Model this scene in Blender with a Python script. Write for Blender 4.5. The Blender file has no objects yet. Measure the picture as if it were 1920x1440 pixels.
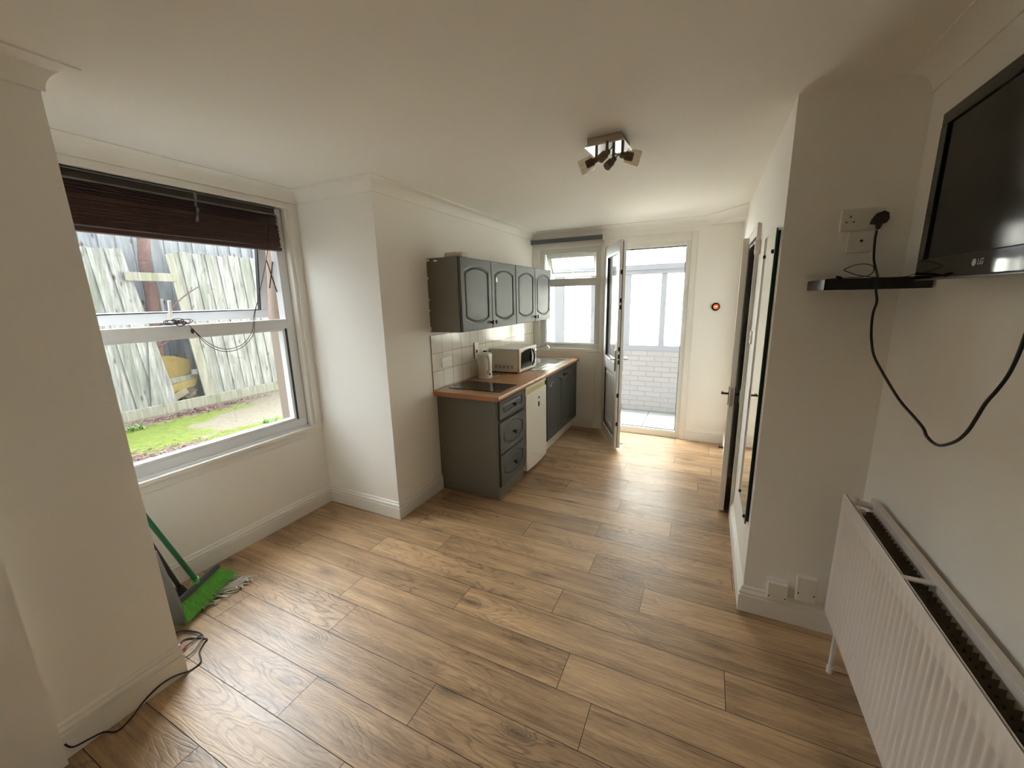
import bpy, bmesh, math, random
from mathutils import Vector, Matrix
R_ = random.Random(7)
C = bpy.context.scene.collection
PI = math.pi

# ------------------------------------------------------------------ solved camera
CAM_H = 1.68
F, PITCH, YAW, ROLL = 748.9955, 0.20943576, -0.45279342, -0.02189594
def _rows():
    cy, sy = math.cos(YAW), math.sin(YAW); cp, sp = math.cos(PITCH), math.sin(PITCH); cr, sr = math.cos(ROLL), math.sin(ROLL)
    B = Matrix(((1,0,0),(0,0,-1),(0,1,0)))
    Y = Matrix(((cy,-sy,0),(sy,cy,0),(0,0,1)))
    P = Matrix(((1,0,0),(0,cp,-sp),(0,sp,cp)))
    Z = Matrix(((cr,-sr,0),(sr,cr,0),(0,0,1)))
    return Z @ P @ B @ Y
RM = _rows()
cam = bpy.data.cameras.new('camera'); camo = bpy.data.objects.new('camera', cam); C.objects.link(camo)
cam.sensor_width = 36; cam.lens = F*36/1920; cam.clip_start = 0.02
right, down, fwd = RM[0], RM[1], RM[2]
m = Matrix.Identity(4)
for i in range(3):
    m[i][0] = right[i]; m[i][1] = -down[i]; m[i][2] = -fwd[i]
m.translation = (0, 0, CAM_H)
camo.matrix_world = m
bpy.context.scene.camera = camo

# ------------------------------------------------------------------ room constants
xK, xA, xL, xL2, xP, xR = -2.079, -2.842, -2.100, -2.050, 0.279, 0.710
yF, yP, yB, yN, yE, yBack = 4.967, 2.224, 2.1935, 0.72, 0.32, -2.6
ZC = 2.49; ZW = 0.917

# ------------------------------------------------------------------ materials
def lin(c):
    return tuple(((v/255)/12.92 if v/255 <= .04045 else ((v/255+.055)/1.055)**2.4) for v in c)
MATS = {}
def nodes(name):
    mt = bpy.data.materials.new(name); mt.use_nodes = True
    nt = mt.node_tree; bs = nt.nodes['Principled BSDF']
    MATS[name] = mt
    return mt, nt, bs
def mat(name, col, rough=.5, metal=0, bump=0, bscale=60, var=0, vscale=8, emit=None, spec=None, trans=0, srgb=True):
    mt, nt, bs = nodes(name)
    c = lin(col) if srgb else col
    bs.inputs['Base Color'].default_value = (*c, 1); bs.inputs['Roughness'].default_value = rough
    bs.inputs['Metallic'].default_value = metal
    if spec is not None: bs.inputs['Specular IOR Level'].default_value = spec
    if trans: bs.inputs['Transmission Weight'].default_value = trans
    tc = nt.nodes.new('ShaderNodeTexCoord')
    if var:
        n = nt.nodes.new('ShaderNodeTexNoise'); n.inputs['Scale'].default_value = vscale; n.inputs['Detail'].default_value = 5
        nt.links.new(tc.outputs['Object'], n.inputs['Vector'])
        mx = nt.nodes.new('ShaderNodeMix'); mx.data_type = 'RGBA'
        mx.inputs[6].default_value = (*[v*(1-var) for v in c], 1); mx.inputs[7].default_value = (*[min(1, v*(1+var)) for v in c], 1)
        nt.links.new(n.outputs['Fac'], mx.inputs[0]); nt.links.new(mx.outputs[2], bs.inputs['Base Color'])
    if bump:
        n = nt.nodes.new('ShaderNodeTexNoise'); n.inputs['Scale'].default_value = bscale; n.inputs['Detail'].default_value = 4
        nt.links.new(tc.outputs['Object'], n.inputs['Vector'])
        b = nt.nodes.new('ShaderNodeBump'); b.inputs['Strength'].default_value = bump; b.inputs['Distance'].default_value = .003
        nt.links.new(n.outputs['Fac'], b.inputs['Height']); nt.links.new(b.outputs['Normal'], bs.inputs['Normal'])
    if emit:
        bs.inputs['Emission Color'].default_value = (*lin(emit[0]), 1); bs.inputs['Emission Strength'].default_value = emit[1]
    return mt
M_wall = mat('wall_paint', (240,237,230), .75, bump=.25, bscale=25, var=.015, vscale=3)
M_ceil = mat('ceiling_paint', (241,238,230), .85, bump=.3, bscale=12, var=.02, vscale=2.5)
M_trim = mat('gloss_trim', (232,228,220), .38, bump=.08, bscale=30)
M_upvc = mat('upvc', (232,234,236), .25)
M_upvc_in = mat('upvc_warm', (222,221,214), .28)
M_gask = mat('gasket', (25,26,28), .5)
M_grey = mat('grey_cabinet_paint', (84,86,83), .5, spec=.35, bump=.25, bscale=90, var=.06, vscale=14)
M_grey_end = mat('grey_panel_paint', (108,104,92), .5, bump=.2, bscale=70, var=.04, vscale=9)
M_darkgap = mat('dark_gap', (30,30,28), .7)
M_knob = mat('dark_pewter', (58,52,46), .35, metal=.7)
M_chrome = mat('chrome', (225,225,225), .16, metal=1)
M_steel = mat('stainless', (200,200,198), .28, metal=1)
M_black = mat('black_plastic', (12,12,12), .45)
M_blackg = mat('black_gloss', (8,8,9), .06)
M_white = mat('white_plastic', (228,225,216), .35)
M_cream = mat('cream_metal', (222,217,205), .4)
M_yellow = mat('yellowed_plastic', (204,192,138), .45)
M_fridge = mat('fridge_white', (226,224,214), .33, bump=.04)
M_sticker = mat('sticker_white', (235,235,230), .5)
M_label = mat('dark_badge', (62,60,56), .4)
M_kettle = mat('kettle_white', (234,231,222), .35)
M_rad = mat('radiator_enamel', (222,214,207), .4)
M_raddark = mat('radiator_dusty_fin', (150,140,120), .8)
M_brownslat = mat('mahogany_slat', (66,32,24), .42, var=.25, vscale=30)
M_headrail = mat('headrail_metal', (118,122,116), .35, metal=.5)
M_brownin = mat('valance_brown', (52,38,30), .6)
M_cordgrey = mat('grey_cord', (150,150,148), .8)
M_cordbrown = mat('brown_cord', (70,46,38), .8)
M_rollgrey = mat('roller_fabric', (108,108,114), .8)
M_orange = mat('orange_display', (230,90,40), .4, emit=((255,92,44), .30))
M_cream_text = mat('display_digits', (255,220,190), .4, emit=((255,225,200), .4))
M_green = mat('green_metal', (16,92,48), .4)
M_limeb = mat('lime_bristle', (112,186,70), .6, var=.42, vscale=55)
M_limep = mat('lime_plastic', (130,205,110), .4)
M_dkplastic = mat('dark_grey_plastic', (62,64,66), .5)
M_dkwood = mat('dark_handle', (50,38,32), .5)
M_mop = mat('mop_cotton', (190,182,166), .9, var=.15, vscale=50)
M_pan = mat('grey_pan_plastic', (118,118,115), .4, var=.15, vscale=10)
M_red = mat('red_plug', (150,30,24), .45)
M_soap = mat('beige_lump', (205,195,178), .6)
M_glassshade = None
M_brass = mat('aged_bronze', (96,76,58), .38, metal=.8)
M_mirror = mat('mirror_silver', (225,232,228), .015, metal=1)
M_medge = mat('mirror_edge', (20,70,58), .1)
M_stone = mat('rubble_stone', (118,110,94), .9, bump=.6, bscale=18, var=.25, vscale=9)
M_osb = mat('yellow_board', (122,106,62), .8, var=.2, vscale=14)
M_render = mat('house_render', (140,124,110), .9, bump=.3, var=.04)
M_pale = mat('pale_roughcast', (214,208,192), .9, bump=.9, bscale=14, var=.10, vscale=5)
M_bark = mat('bark', (98,78,73), .9, bump=1, bscale=30, var=.55, vscale=30)
M_leaf = mat('dead_leaf', (98,74,66), .8, var=.45, vscale=9)
M_weed = mat('weed_green', (82,116,46), .7, var=.2)
M_pframe = mat('porch_frame', (160,166,175), .4)
M_porch = mat('porch_paver', (226,224,218), .8, bump=.3, var=.06, vscale=5)
M_polyc = None

def thin_glass(name, tint=(1,1,1), rough=0.0, base=.05):
    mt = bpy.data.materials.new(name); mt.use_nodes = True; nt = mt.node_tree; N = nt.nodes; L = nt.links
    for n in list(N): N.remove(n)
    out = N.new('ShaderNodeOutputMaterial'); mx = N.new('ShaderNodeMixShader')
    tr = N.new('ShaderNodeBsdfTransparent'); gl = N.new('ShaderNodeBsdfGlossy'); ge = N.new('ShaderNodeNewGeometry')
    dt = N.new('ShaderNodeVectorMath'); dt.operation = 'DOT_PRODUCT'; L.new(ge.outputs['Normal'], dt.inputs[0]); L.new(ge.outputs['Incoming'], dt.inputs[1])
    def M(op, a, b=None):
        n = N.new('ShaderNodeMath'); n.operation = op
        for i, v in enumerate((a, b)):
            if v is None: continue
            if isinstance(v, (int, float)): n.inputs[i].default_value = v
            else: L.new(v, n.inputs[i])
        return n.outputs[0]
    f = M('ADD', base, M('MULTIPLY', M('POWER', M('SUBTRACT', 1.0, M('ABSOLUTE', dt.outputs['Value'])), 5.0), 1-base))
    tr.inputs['Color'].default_value = (*tint, 1); gl.inputs['Roughness'].default_value = rough
    L.new(f, mx.inputs[0]); L.new(tr.outputs[0], mx.inputs[1]); L.new(gl.outputs[0], mx.inputs[2]); L.new(mx.outputs[0], out.inputs[0])
    return mt
M_glass = thin_glass('window_glass', (.97,.985,.98))
M_shade = thin_glass('smoked_shade', (.80,.76,.70), rough=.1)
M_roofg = thin_glass('roof_sheet', (.42,.43,.43), rough=.2)

def wood_floor():
    mt, nt, bs = nodes('oak_laminate'); N = nt.nodes; L = nt.links
    tc = N.new('ShaderNodeTexCoord'); at = N.new('ShaderNodeAttribute'); at.attribute_name = 'plank'
    sep = N.new('ShaderNodeSeparateColor'); L.new(at.outputs['Color'], sep.inputs[0])
    cb = N.new('ShaderNodeCombineXYZ')
    for i, k in enumerate((31.0, 17.0, 9.0)):
        mu = N.new('ShaderNodeMath'); mu.operation = 'MULTIPLY'; mu.inputs[1].default_value = k
        L.new(sep.outputs[i], mu.inputs[0]); L.new(mu.outputs[0], cb.inputs[i])
    def mapped(sx, sy):
        mp = N.new('ShaderNodeMapping'); mp.inputs['Scale'].default_value = (sx, sy, 1)
        L.new(tc.outputs['Object'], mp.inputs['Vector'])
        ad = N.new('ShaderNodeVectorMath'); ad.operation = 'ADD'; L.new(mp.outputs[0], ad.inputs[0]); L.new(cb.outputs[0], ad.inputs[1])
        return ad.outputs[0]
    def noise(vec, s, d, r=.5, dist=0):
        n = N.new('ShaderNodeTexNoise'); n.inputs['Scale'].default_value = s; n.inputs['Detail'].default_value = d
        n.inputs['Roughness'].default_value = r; n.inputs['Distortion'].default_value = dist; L.new(vec, n.inputs['Vector']); return n.outputs['Fac']
    def M(op, a, b=None, clamp=False):
        n = N.new('ShaderNodeMath'); n.operation = op; n.use_clamp = clamp
        for i, v in enumerate((a, b)):
            if v is None: continue
            if isinstance(v, (int, float)): n.inputs[i].default_value = v
            else: L.new(v, n.inputs[i])
        return n.outputs[0]
    v1 = mapped(1.5, 8.5)
    # knots
    vk = mapped(1.3, 3.4)
    vo = N.new('ShaderNodeTexVoronoi'); vo.inputs['Scale'].default_value = 1.7; L.new(vk, vo.inputs['Vector'])
    kd = M('SUBTRACT', 1.0, M('DIVIDE', vo.outputs['Distance'], .30), True)       # 1 at the knot
    kp = M('POWER', kd, 2.0)
    # growth rings: contours of a stretched field, pulled in around knots
    base = M('ADD', noise(v1, .9, 2, .45), M('MULTIPLY', kp, .35))
    base = M('ADD', base, M('MULTIPLY', noise(mapped(9, 45), 1.6, 5, .7), .028))
    ring = M('SINE', M('MULTIPLY', base, 120.0))
    ring = M('POWER', M('ADD', M('MULTIPLY', ring, .5), .5), 5.0)
    fine = noise(mapped(3.0, 60.0), 1.6, 6, .65)
    mid = noise(mapped(1.2, 9.0), 1.2, 5, .6)
    blot = noise(mapped(1.2, 2.5), 1.1, 3, .6)
    mask = noise(mapped(.8, 2.0), 1.0, 2, .5)
    rmask = M('MULTIPLY', M('SUBTRACT', mask, .46), 6.0, True)
    cr = N.new('ShaderNodeValToRGB'); e = cr.color_ramp.elements
    e[0].position = .22; e[0].color = (*lin((98,71,47)), 1); e[1].position = .70; e[1].color = (*lin((202,167,126)), 1)
    x = e.new if hasattr(e, 'new') else None
    t = M('ADD', M('MULTIPLY', mid, .55), M('MULTIPLY', fine, .52))
    t = M('ADD', t, M('MULTIPLY', M('SUBTRACT', sep.outputs[0], .5), .16))
    t = M('SUBTRACT', t, M('MULTIPLY', M('MULTIPLY', ring, rmask), .15))
    t = M('ADD', t, M('MULTIPLY', M('SUBTRACT', noise(mapped(.9, 22.0), 1.3, 4, .6), .5), .30))
    speck = M('MULTIPLY', M('SUBTRACT', noise(mapped(14, 110), 1.5, 3, .7), .56), 2.2, True)
    t = M('SUBTRACT', t, M('MULTIPLY', speck, .35))
    t = M('ADD', t, .0)
    L.new(t, cr.inputs[0])
    mx = N.new('ShaderNodeMix'); mx.data_type = 'RGBA'; L.new(cr.outputs[0], mx.inputs[6]); mx.inputs[7].default_value = (*lin((50,38,28)), 1)
    L.new(M('MULTIPLY', M('POWER', kd, 1.6), M('MULTIPLY', noise(mapped(6, 20), 2, 4), 1.5), True), mx.inputs[0])
    mx2 = N.new('ShaderNodeMix'); mx2.data_type = 'RGBA'; L.new(mx.outputs[2], mx2.inputs[6]); mx2.inputs[7].default_value = (*lin((92,78,60)), 1)
    L.new(M('MULTIPLY', M('SUBTRACT', blot, .52), 1.6, True), mx2.inputs[0])
    L.new(mx2.outputs[2], bs.inputs['Base Color']); bs.inputs['Specular IOR Level'].default_value = .55
    rr = M('ADD', .29, M('MULTIPLY', mid, .20)); L.new(rr, bs.inputs['Roughness'])
    bp = N.new('ShaderNodeBump'); bp.inputs['Strength'].default_value = .6; bp.inputs['Distance'].default_value = .0016
    L.new(M('SUBTRACT', M('MULTIPLY', fine, 1.0), M('MULTIPLY', ring, .35)), bp.inputs['Height']); L.new(bp.outputs['Normal'], bs.inputs['Normal'])
    return mt
M_floor = wood_floor()

def worktop_mat():
    mt, nt, bs = nodes('beech_worktop'); N = nt.nodes; L = nt.links
    tc = N.new('ShaderNodeTexCoord'); mp = N.new('ShaderNodeMapping'); mp.inputs['Scale'].default_value = (30, 4, 30); L.new(tc.outputs['Object'], mp.inputs['Vector'])
    n = N.new('ShaderNodeTexNoise'); n.inputs['Scale'].default_value = 3; n.inputs['Detail'].default_value = 5; L.new(mp.outputs[0], n.inputs['Vector'])
    cr = N.new('ShaderNodeValToRGB'); cr.color_ramp.elements[0].position = .3; cr.color_ramp.elements[0].color = (*lin((158,114,78)), 1)
    cr.color_ramp.elements[1].position = .7; cr.color_ramp.elements[1].color = (*lin((190,146,104)), 1)
    L.new(n.outputs['Fac'], cr.inputs[0]); L.new(cr.outputs[0], bs.inputs['Base Color']); bs.inputs['Roughness'].default_value = .33
    return mt
M_work = worktop_mat()

def brickmat(name, c1, mortar, w, h, msize, rough, axis, off=.5, bump=.6, origin=(0,0,0), jit=.02, bdist=.004):
    """brick or tile pattern in metres; axis 'x' = pattern on an x-facing wall (y,z)"""
    mt, nt, bs = nodes(name); N = nt.nodes; L = nt.links
    tc = N.new('ShaderNodeTexCoord'); sp = N.new('ShaderNodeSeparateXYZ'); L.new(tc.outputs['Object'], sp.inputs[0])
    cb = N.new('ShaderNodeCombineXYZ')
    def sh(o, d):
        n = N.new('ShaderNodeMath'); n.operation = 'SUBTRACT'; n.inputs[1].default_value = d; L.new(o, n.inputs[0]); return n.outputs[0]
    L.new(sh(sp.outputs[{'x':1,'y':0,'z':0}[axis]], origin[0]), cb.inputs[0]); L.new(sh(sp.outputs[{'x':2,'y':2,'z':1}[axis]], origin[1]), cb.inputs[1])
    b = N.new('ShaderNodeTexBrick'); L.new(cb.outputs[0], b.inputs['Vector'])
    b.offset = off; b.inputs['Scale'].default_value = 1; b.inputs['Brick Width'].default_value = w; b.inputs['Row Height'].default_value = h
    b.inputs['Mortar Size'].default_value = msize; b.inputs['Mortar Smooth'].default_value = .3; b.inputs['Bias'].default_value = 0
    c = lin(c1)
    b.inputs['Color1'].default_value = (*c, 1); b.inputs['Color2'].default_value = (*[v*(1-jit*3) for v in c], 1); b.inputs['Mortar'].default_value = (*lin(mortar), 1)
    L.new(b.outputs['Color'], bs.inputs['Base Color']); bs.inputs['Roughness'].default_value = rough
    bp = N.new('ShaderNodeBump'); bp.invert = True; bp.inputs['Strength'].default_value = bump; bp.inputs['Distance'].default_value = bdist
    L.new(b.outputs['Fac'], bp.inputs['Height'])
    n = N.new('ShaderNodeTexNoise'); n.inputs['Scale'].default_value = 9; L.new(tc.outputs['Object'], n.inputs['Vector'])
    bp2 = N.new('ShaderNodeBump'); bp2.inputs['Strength'].default_value = .25; bp2.inputs['Distance'].default_value = .004
    L.new(n.outputs['Fac'], bp2.inputs['Height']); L.new(bp.outputs['Normal'], bp2.inputs['Normal']); L.new(bp2.outputs['Normal'], bs.inputs['Normal'])
    return mt

def fence_mat(name, cA, cB, stain):
    """weathered vertical boards; object Y runs across the boards"""
    mt, nt, bs = nodes(name); N = nt.nodes; L = nt.links
    tc = N.new('ShaderNodeTexCoord')
    def noise(sc, s, d=5, r=.6):
        mp = N.new('ShaderNodeMapping'); mp.inputs['Scale'].default_value = sc; L.new(tc.outputs['Object'], mp.inputs['Vector'])
        n = N.new('ShaderNodeTexNoise'); n.inputs['Scale'].default_value = s; n.inputs['Detail'].default_value = d; n.inputs['Roughness'].default_value = r
        L.new(mp.outputs[0], n.inputs['Vector']); return n.outputs['Fac']
    cr = N.new('ShaderNodeValToRGB'); cr.color_ramp.elements[0].position = .3; cr.color_ramp.elements[0].color = (*lin(cA), 1)
    cr.color_ramp.elements[1].position = .7; cr.color_ramp.elements[1].color = (*lin(cB), 1)
    L.new(noise((1, 15, 1.1), 2.0, 7, .68), cr.inputs[0])
    mx = N.new('ShaderNodeMix'); mx.data_type = 'RGBA'; L.new(cr.outputs[0], mx.inputs[6]); mx.inputs[7].default_value = (*lin(stain), 1)
    mr = N.new('ShaderNodeMapRange'); mr.inputs['From Min'].default_value = .48; mr.inputs['From Max'].default_value = .72
    L.new(noise((1, 5, .8), 1.1, 4), mr.inputs['Value']); L.new(mr.outputs[0], mx.inputs[0])
    vo = N.new('ShaderNodeTexVoronoi'); mp = N.new('ShaderNodeMapping'); mp.inputs['Scale'].default_value = (1, 9, 3.2); L.new(tc.outputs['Object'], mp.inputs['Vector'])
    L.new(mp.outputs[0], vo.inputs['Vector']); vo.inputs['Scale'].default_value = 1.0
    m2 = N.new('ShaderNodeMapRange'); m2.inputs['From Min'].default_value = .17; m2.inputs['From Max'].default_value = .05; L.new(vo.outputs['Distance'], m2.inputs['Value'])
    m3 = N.new('ShaderNodeMix'); m3.data_type = 'RGBA'; L.new(mx.outputs[2], m3.inputs[6]); m3.inputs[7].default_value = (*lin((66,60,50)), 1)
    L.new(m2.outputs[0], m3.inputs[0]); L.new(m3.outputs[2], bs.inputs['Base Color'])
    bs.inputs['Roughness'].default_value = .85
    bp = N.new('ShaderNodeBump'); bp.inputs['Strength'].default_value = .5; bp.inputs['Distance'].default_value = .006
    L.new(noise((1, 40, 1.5), 2), bp.inputs['Height']); L.new(bp.outputs['Normal'], bs.inputs['Normal'])
    return mt
M_fence = fence_mat('weathered_fence', (76,76,73), (158,158,153), (92,98,86))
M_fence2 = fence_mat('grey_fence', (112,114,118), (146,148,150), (94,97,100))
M_board = fence_mat('mossy_board', (100,98,88), (142,140,126), (92,98,74))

def ground_mat():
    mt, nt, bs = nodes('garden_ground'); N = nt.nodes; L = nt.links
    tc = N.new('ShaderNodeTexCoord')
    def noise(s, d=6, r=.6, sc=(1,1,1)):
        mp = N.new('ShaderNodeMapping'); mp.inputs['Scale'].default_value = sc; L.new(tc.outputs['Object'], mp.inputs['Vector'])
        n = N.new('ShaderNodeTexNoise'); n.inputs['Scale'].default_value = s; n.inputs['Detail'].default_value = d; n.inputs['Roughness'].default_value = r
        L.new(mp.outputs[0], n.inputs['Vector']); return n.outputs['Fac']
    def M(op, a, b=None, c=False):
        n = N.new('ShaderNodeMath'); n.operation = op; n.use_clamp = c
        for i, v in enumerate((a, b)):
            if v is None: continue
            if isinstance(v, (int, float)): n.inputs[i].default_value = v
            else: L.new(v, n.inputs[i])
        return n.outputs[0]
    def mix(f, a, b):
        m_ = N.new('ShaderNodeMix'); m_.data_type = 'RGBA'; L.new(f, m_.inputs[0])
        for i, v in ((6, a), (7, b)):
            if isinstance(v, tuple): m_.inputs[i].default_value = (*lin(v), 1)
            else: L.new(v, m_.inputs[i])
        return m_.outputs[2]
    def blob(cx, cy, rx, ry):
        mp = N.new('ShaderNodeMapping'); mp.vector_type = 'TEXTURE'; mp.inputs['Location'].default_value = (cx, cy, .2); mp.inputs['Scale'].default_value = (rx, ry, 1)
        L.new(tc.outputs['Object'], mp.inputs['Vector'])
        ln = N.new('ShaderNodeVectorMath'); ln.operation = 'LENGTH'; L.new(mp.outputs[0], ln.inputs[0])
        return M('SUBTRACT', 1.0, ln.outputs['Value'])
    n1 = noise(3.0); n2 = noise(14); n3 = noise(70, 4, .7)
    conc = mix(n2, (88,80,66), (116,108,94)); conc = mix(M('MULTIPLY', M('SUBTRACT', n3, .45), 3.0, True), conc, (88,80,64))
    field = M('MAXIMUM', M('MAXIMUM', blob(-5.5,2.0,.75,.75), blob(-4.95,2.6,.28,.8)), blob(-6.1,2.55,.35,1.1))
    fm = M('MULTIPLY', M('ADD', M('MULTIPLY', field, .8), M('SUBTRACT', M('ADD', M('MULTIPLY', n1, 1.7), M('MULTIPLY', n2, .9)), 1.36)), 5.0, True)
    moss = mix(n2, (56,72,8), (112,124,24)); moss = mix(M('MULTIPLY', M('SUBTRACT', n3, .46), 5.0, True), moss, (30,36,12))
    lf = M('MULTIPLY', M('ADD', M('MAXIMUM', M('MAXIMUM', blob(-4.55,2.0,.55,1.1), blob(-4.8,1.2,.6,.8)), blob(-6.55,3.0,.16,.7)), M('SUBTRACT', M('MULTIPLY', n1, 1.4), .72)), 6.0, True)
    col = mix(fm, conc, moss); col = mix(lf, col, (84,66,60))
    L.new(col, bs.inputs['Base Color']); bs.inputs['Roughness'].default_value = .95
    bp = N.new('ShaderNodeBump'); bp.inputs['Strength'].default_value = 1.0; bp.inputs['Distance'].default_value = .04
    L.new(n2, bp.inputs['Height']); L.new(bp.outputs['Normal'], bs.inputs['Normal'])
    return mt
M_ground = ground_mat()

# ------------------------------------------------------------------ mesh helpers
def box(bm, a, b, bevel=0, seg=2, M=None):
    x0,x1 = sorted((a[0],b[0])); y0,y1 = sorted((a[1],b[1])); z0,z1 = sorted((a[2],b[2]))
    vs = [bm.verts.new(p) for p in ((x0,y0,z0),(x1,y0,z0),(x1,y1,z0),(x0,y1,z0),(x0,y0,z1),(x1,y0,z1),(x1,y1,z1),(x0,y1,z1))]
    fs = [bm.faces.new([vs[i] for i in f]) for f in ((0,3,2,1),(4,5,6,7),(0,1,5,4),(1,2,6,5),(2,3,7,6),(3,0,4,7))]
    allv = vs
    if bevel > 0:
        ed = list({e for f in fs for e in f.edges})
        bevel = min(bevel, .49*min(x1-x0, y1-y0, z1-z0))
        r = bmesh.ops.bevel(bm, geom=ed, offset=bevel, segments=seg, affect='EDGES', profile=.6)
        allv = list({v for f in r['faces'] for v in f.verts} | {v for v in vs if v.is_valid} )
        # include remaining faces' verts
        s = set(allv)
        for v in list(s):
            for f in v.link_faces:
                s.update(f.verts)
        allv = list(s)
    if M is not None:
        for v in allv: v.co = M @ v.co
    return allv
def catmull(pts, n=8):
    P = [Vector(p) for p in pts]
    if len(P) < 3: return P
    out = []
    for i in range(len(P)-1):
        p0 = P[max(i-1,0)]; p1 = P[i]; p2 = P[i+1]; p3 = P[min(i+2,len(P)-1)]
        for k in range(n):
            t = k/n
            out.append(.5*((2*p1)+(-p0+p2)*t+(2*p0-5*p1+4*p2-p3)*t*t+(-p0+3*p1-3*p2+p3)*t**3))
    out.append(P[-1]); return out
def tube(bm, pts, r, seg=8, cap=True):
    P = [Vector(p) for p in pts]; rr = r if isinstance(r, (list, tuple)) else [r]*len(P)
    rings = []; up = None
    for i, p in enumerate(P):
        d = (P[min(i+1,len(P)-1)] - P[max(i-1,0)])
        if d.length < 1e-9: d = Vector((0,0,1))
        d.normalize()
        if up is None: up = Vector((0,0,1)) if abs(d.z) < .9 else Vector((1,0,0))
        a = d.cross(up)
        if a.length < 1e-6: a = d.orthogonal()
        a.normalize(); b = d.cross(a).normalized(); up = -b if False else up
        up = a.cross(d).normalized()
        rings.append([bm.verts.new(p + rr[i]*(math.cos(2*PI*k/seg)*a + math.sin(2*PI*k/seg)*up)) for k in range(seg)])
    for q, w in zip(rings, rings[1:]):
        for k in range(seg): bm.faces.new((q[k], q[(k+1)%seg], w[(k+1)%seg], w[k]))
    if cap:
        bm.faces.new(rings[0][::-1]); bm.faces.new(rings[-1])
def lathe(bm, prof, base, axis=(0,0,1), seg=24):
    """prof: list of (radius, height along axis)"""
    ax = Vector(axis).normalized(); a = ax.orthogonal().normalized(); b = ax.cross(a); base = Vector(base)
    rings = []
    for r, h in prof:
        c = base + ax*h
        if r < 1e-6: rings.append([bm.verts.new(c)])
        else: rings.append([bm.verts.new(c + r*(math.cos(2*PI*k/seg)*a + math.sin(2*PI*k/seg)*b)) for k in range(seg)])
    for q, w in zip(rings, rings[1:]):
        for k in range(seg):
            k2 = (k+1) % seg
            if len(q) == 1 and len(w) == 1: continue
            if len(q) == 1: bm.faces.new((q[0], w[k2], w[k]))
            elif len(w) == 1: bm.faces.new((q[k], q[k2], w[0]))
            else: bm.faces.new((q[k], q[k2], w[k2], w[k]))
    if len(rings[0]) > 1: bm.faces.new(rings[0][::-1])
    if len(rings[-1]) > 1: bm.faces.new(rings[-1])
def prism(bm, poly, a, b, axis):
    """extrude a 2-D polygon along axis from a to b"""
    def mk(p, t):
        return {'x':(t,p[0],p[1]),'y':(p[0],t,p[1]),'z':(p[0],p[1],t)}[axis]
    A = [bm.verts.new(mk(p,a)) for p in poly]; B = [bm.verts.new(mk(p,b)) for p in poly]
    n = len(poly); bm.faces.new(A[::-1]); bm.faces.new(B)
    for i in range(n): bm.faces.new((A[i],A[(i+1)%n],B[(i+1)%n],B[i]))
def sweep(bm, path, prof, closed=False, cap=True):
    """sweep a profile (d out of the wall, z) along a wall line; the room lies on the left of the path"""
    P = [Vector((p[0],p[1])) for p in path]; n = len(P); rings = []
    for i in range(n):
        if i == 0: d0 = d1 = (P[1]-P[0]).normalized()
        elif i == n-1: d0 = d1 = (P[-1]-P[-2]).normalized()
        else: d0 = (P[i]-P[i-1]).normalized(); d1 = (P[i+1]-P[i]).normalized()
        n0 = Vector((-d0.y,d0.x)); n1 = Vector((-d1.y,d1.x)); mv = (n0+n1)
        mv = mv/ max(mv.length_squared/2, 1e-6) if mv.length > 1e-6 else n0
        rings.append([bm.verts.new((P[i].x+mv.x*d, P[i].y+mv.y*d, z)) for d, z in prof])
    k = len(prof)
    for q, w in zip(rings, rings[1:]):
        for j in range(k): bm.faces.new((q[j], w[j], w[(j+1)%k], q[(j+1)%k]))
    if cap: bm.faces.new(rings[0]); bm.faces.new(rings[-1][::-1])
def NB(): return bmesh.new()
def emit(name, bm, mt, parent=None, smooth=False, origin=None, bev=0):
    bmesh.ops.recalc_face_normals(bm, faces=bm.faces[:])
    me = bpy.data.meshes.new(name)
    if origin is None and parent is None:
        xs = [v.co for v in bm.verts]
        lo = Vector((min(v.x for v in xs), min(v.y for v in xs), min(v.z for v in xs))); hi = Vector((max(v.x for v in xs), max(v.y for v in xs), max(v.z for v in xs)))
        origin = Vector(((lo.x+hi.x)/2, (lo.y+hi.y)/2, lo.z))
    wo = Vector(origin) if parent is None else world_origin(parent)
    keep = parent is None and name.split('_')[0] in ('wall','floor','ceiling','trim','baseboard','ground','porch')
    if keep: wo = Vector((0,0,0))
    for v in bm.verts: v.co -= wo
    bm.to_mesh(me); bm.free(); me.materials.append(mt)
    if smooth:
        for p in me.polygons: p.use_smooth = True
        try: me.set_sharp_from_angle(angle=math.radians(38))
        except Exception: pass
    o = bpy.data.objects.new(name, me); C.objects.link(o)
    if parent is not None: o.parent = parent
    else: o.location = wo
    if bev:
        md = o.modifiers.new('bev', 'BEVEL'); md.width = bev; md.segments = 2; md.limit_method = 'ANGLE'; md.angle_limit = math.radians(50)
    return o
def world_origin(o):
    v = Vector((0,0,0))
    while o is not None: v += o.location; o = o.parent
    return v
def thing(name, label, cat, loc, group=None, kind=None):
    o = bpy.data.objects.new(name, None); C.objects.link(o); o.location = loc; o.empty_display_size = .05
    if kind: o['kind'] = kind
    if label: o['label'] = label
    if cat: o['category'] = cat
    if group: o['group'] = group
    return o
def tag(o, label, cat, group=None, kind=None):
    o['label'] = label; o['category'] = cat
    if group: o['group'] = group
    if kind: o['kind'] = kind
    return o
def struct(name, bm, mt, **k):
    o = emit(name, bm, mt, **k); o['kind'] = 'structure'; return o
def B(name, a, b, mt, parent=None, bevel=0, seg=2, smooth=False):
    bm = NB(); box(bm, a, b, bevel, seg); return emit(name, bm, mt, parent, smooth)
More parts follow.
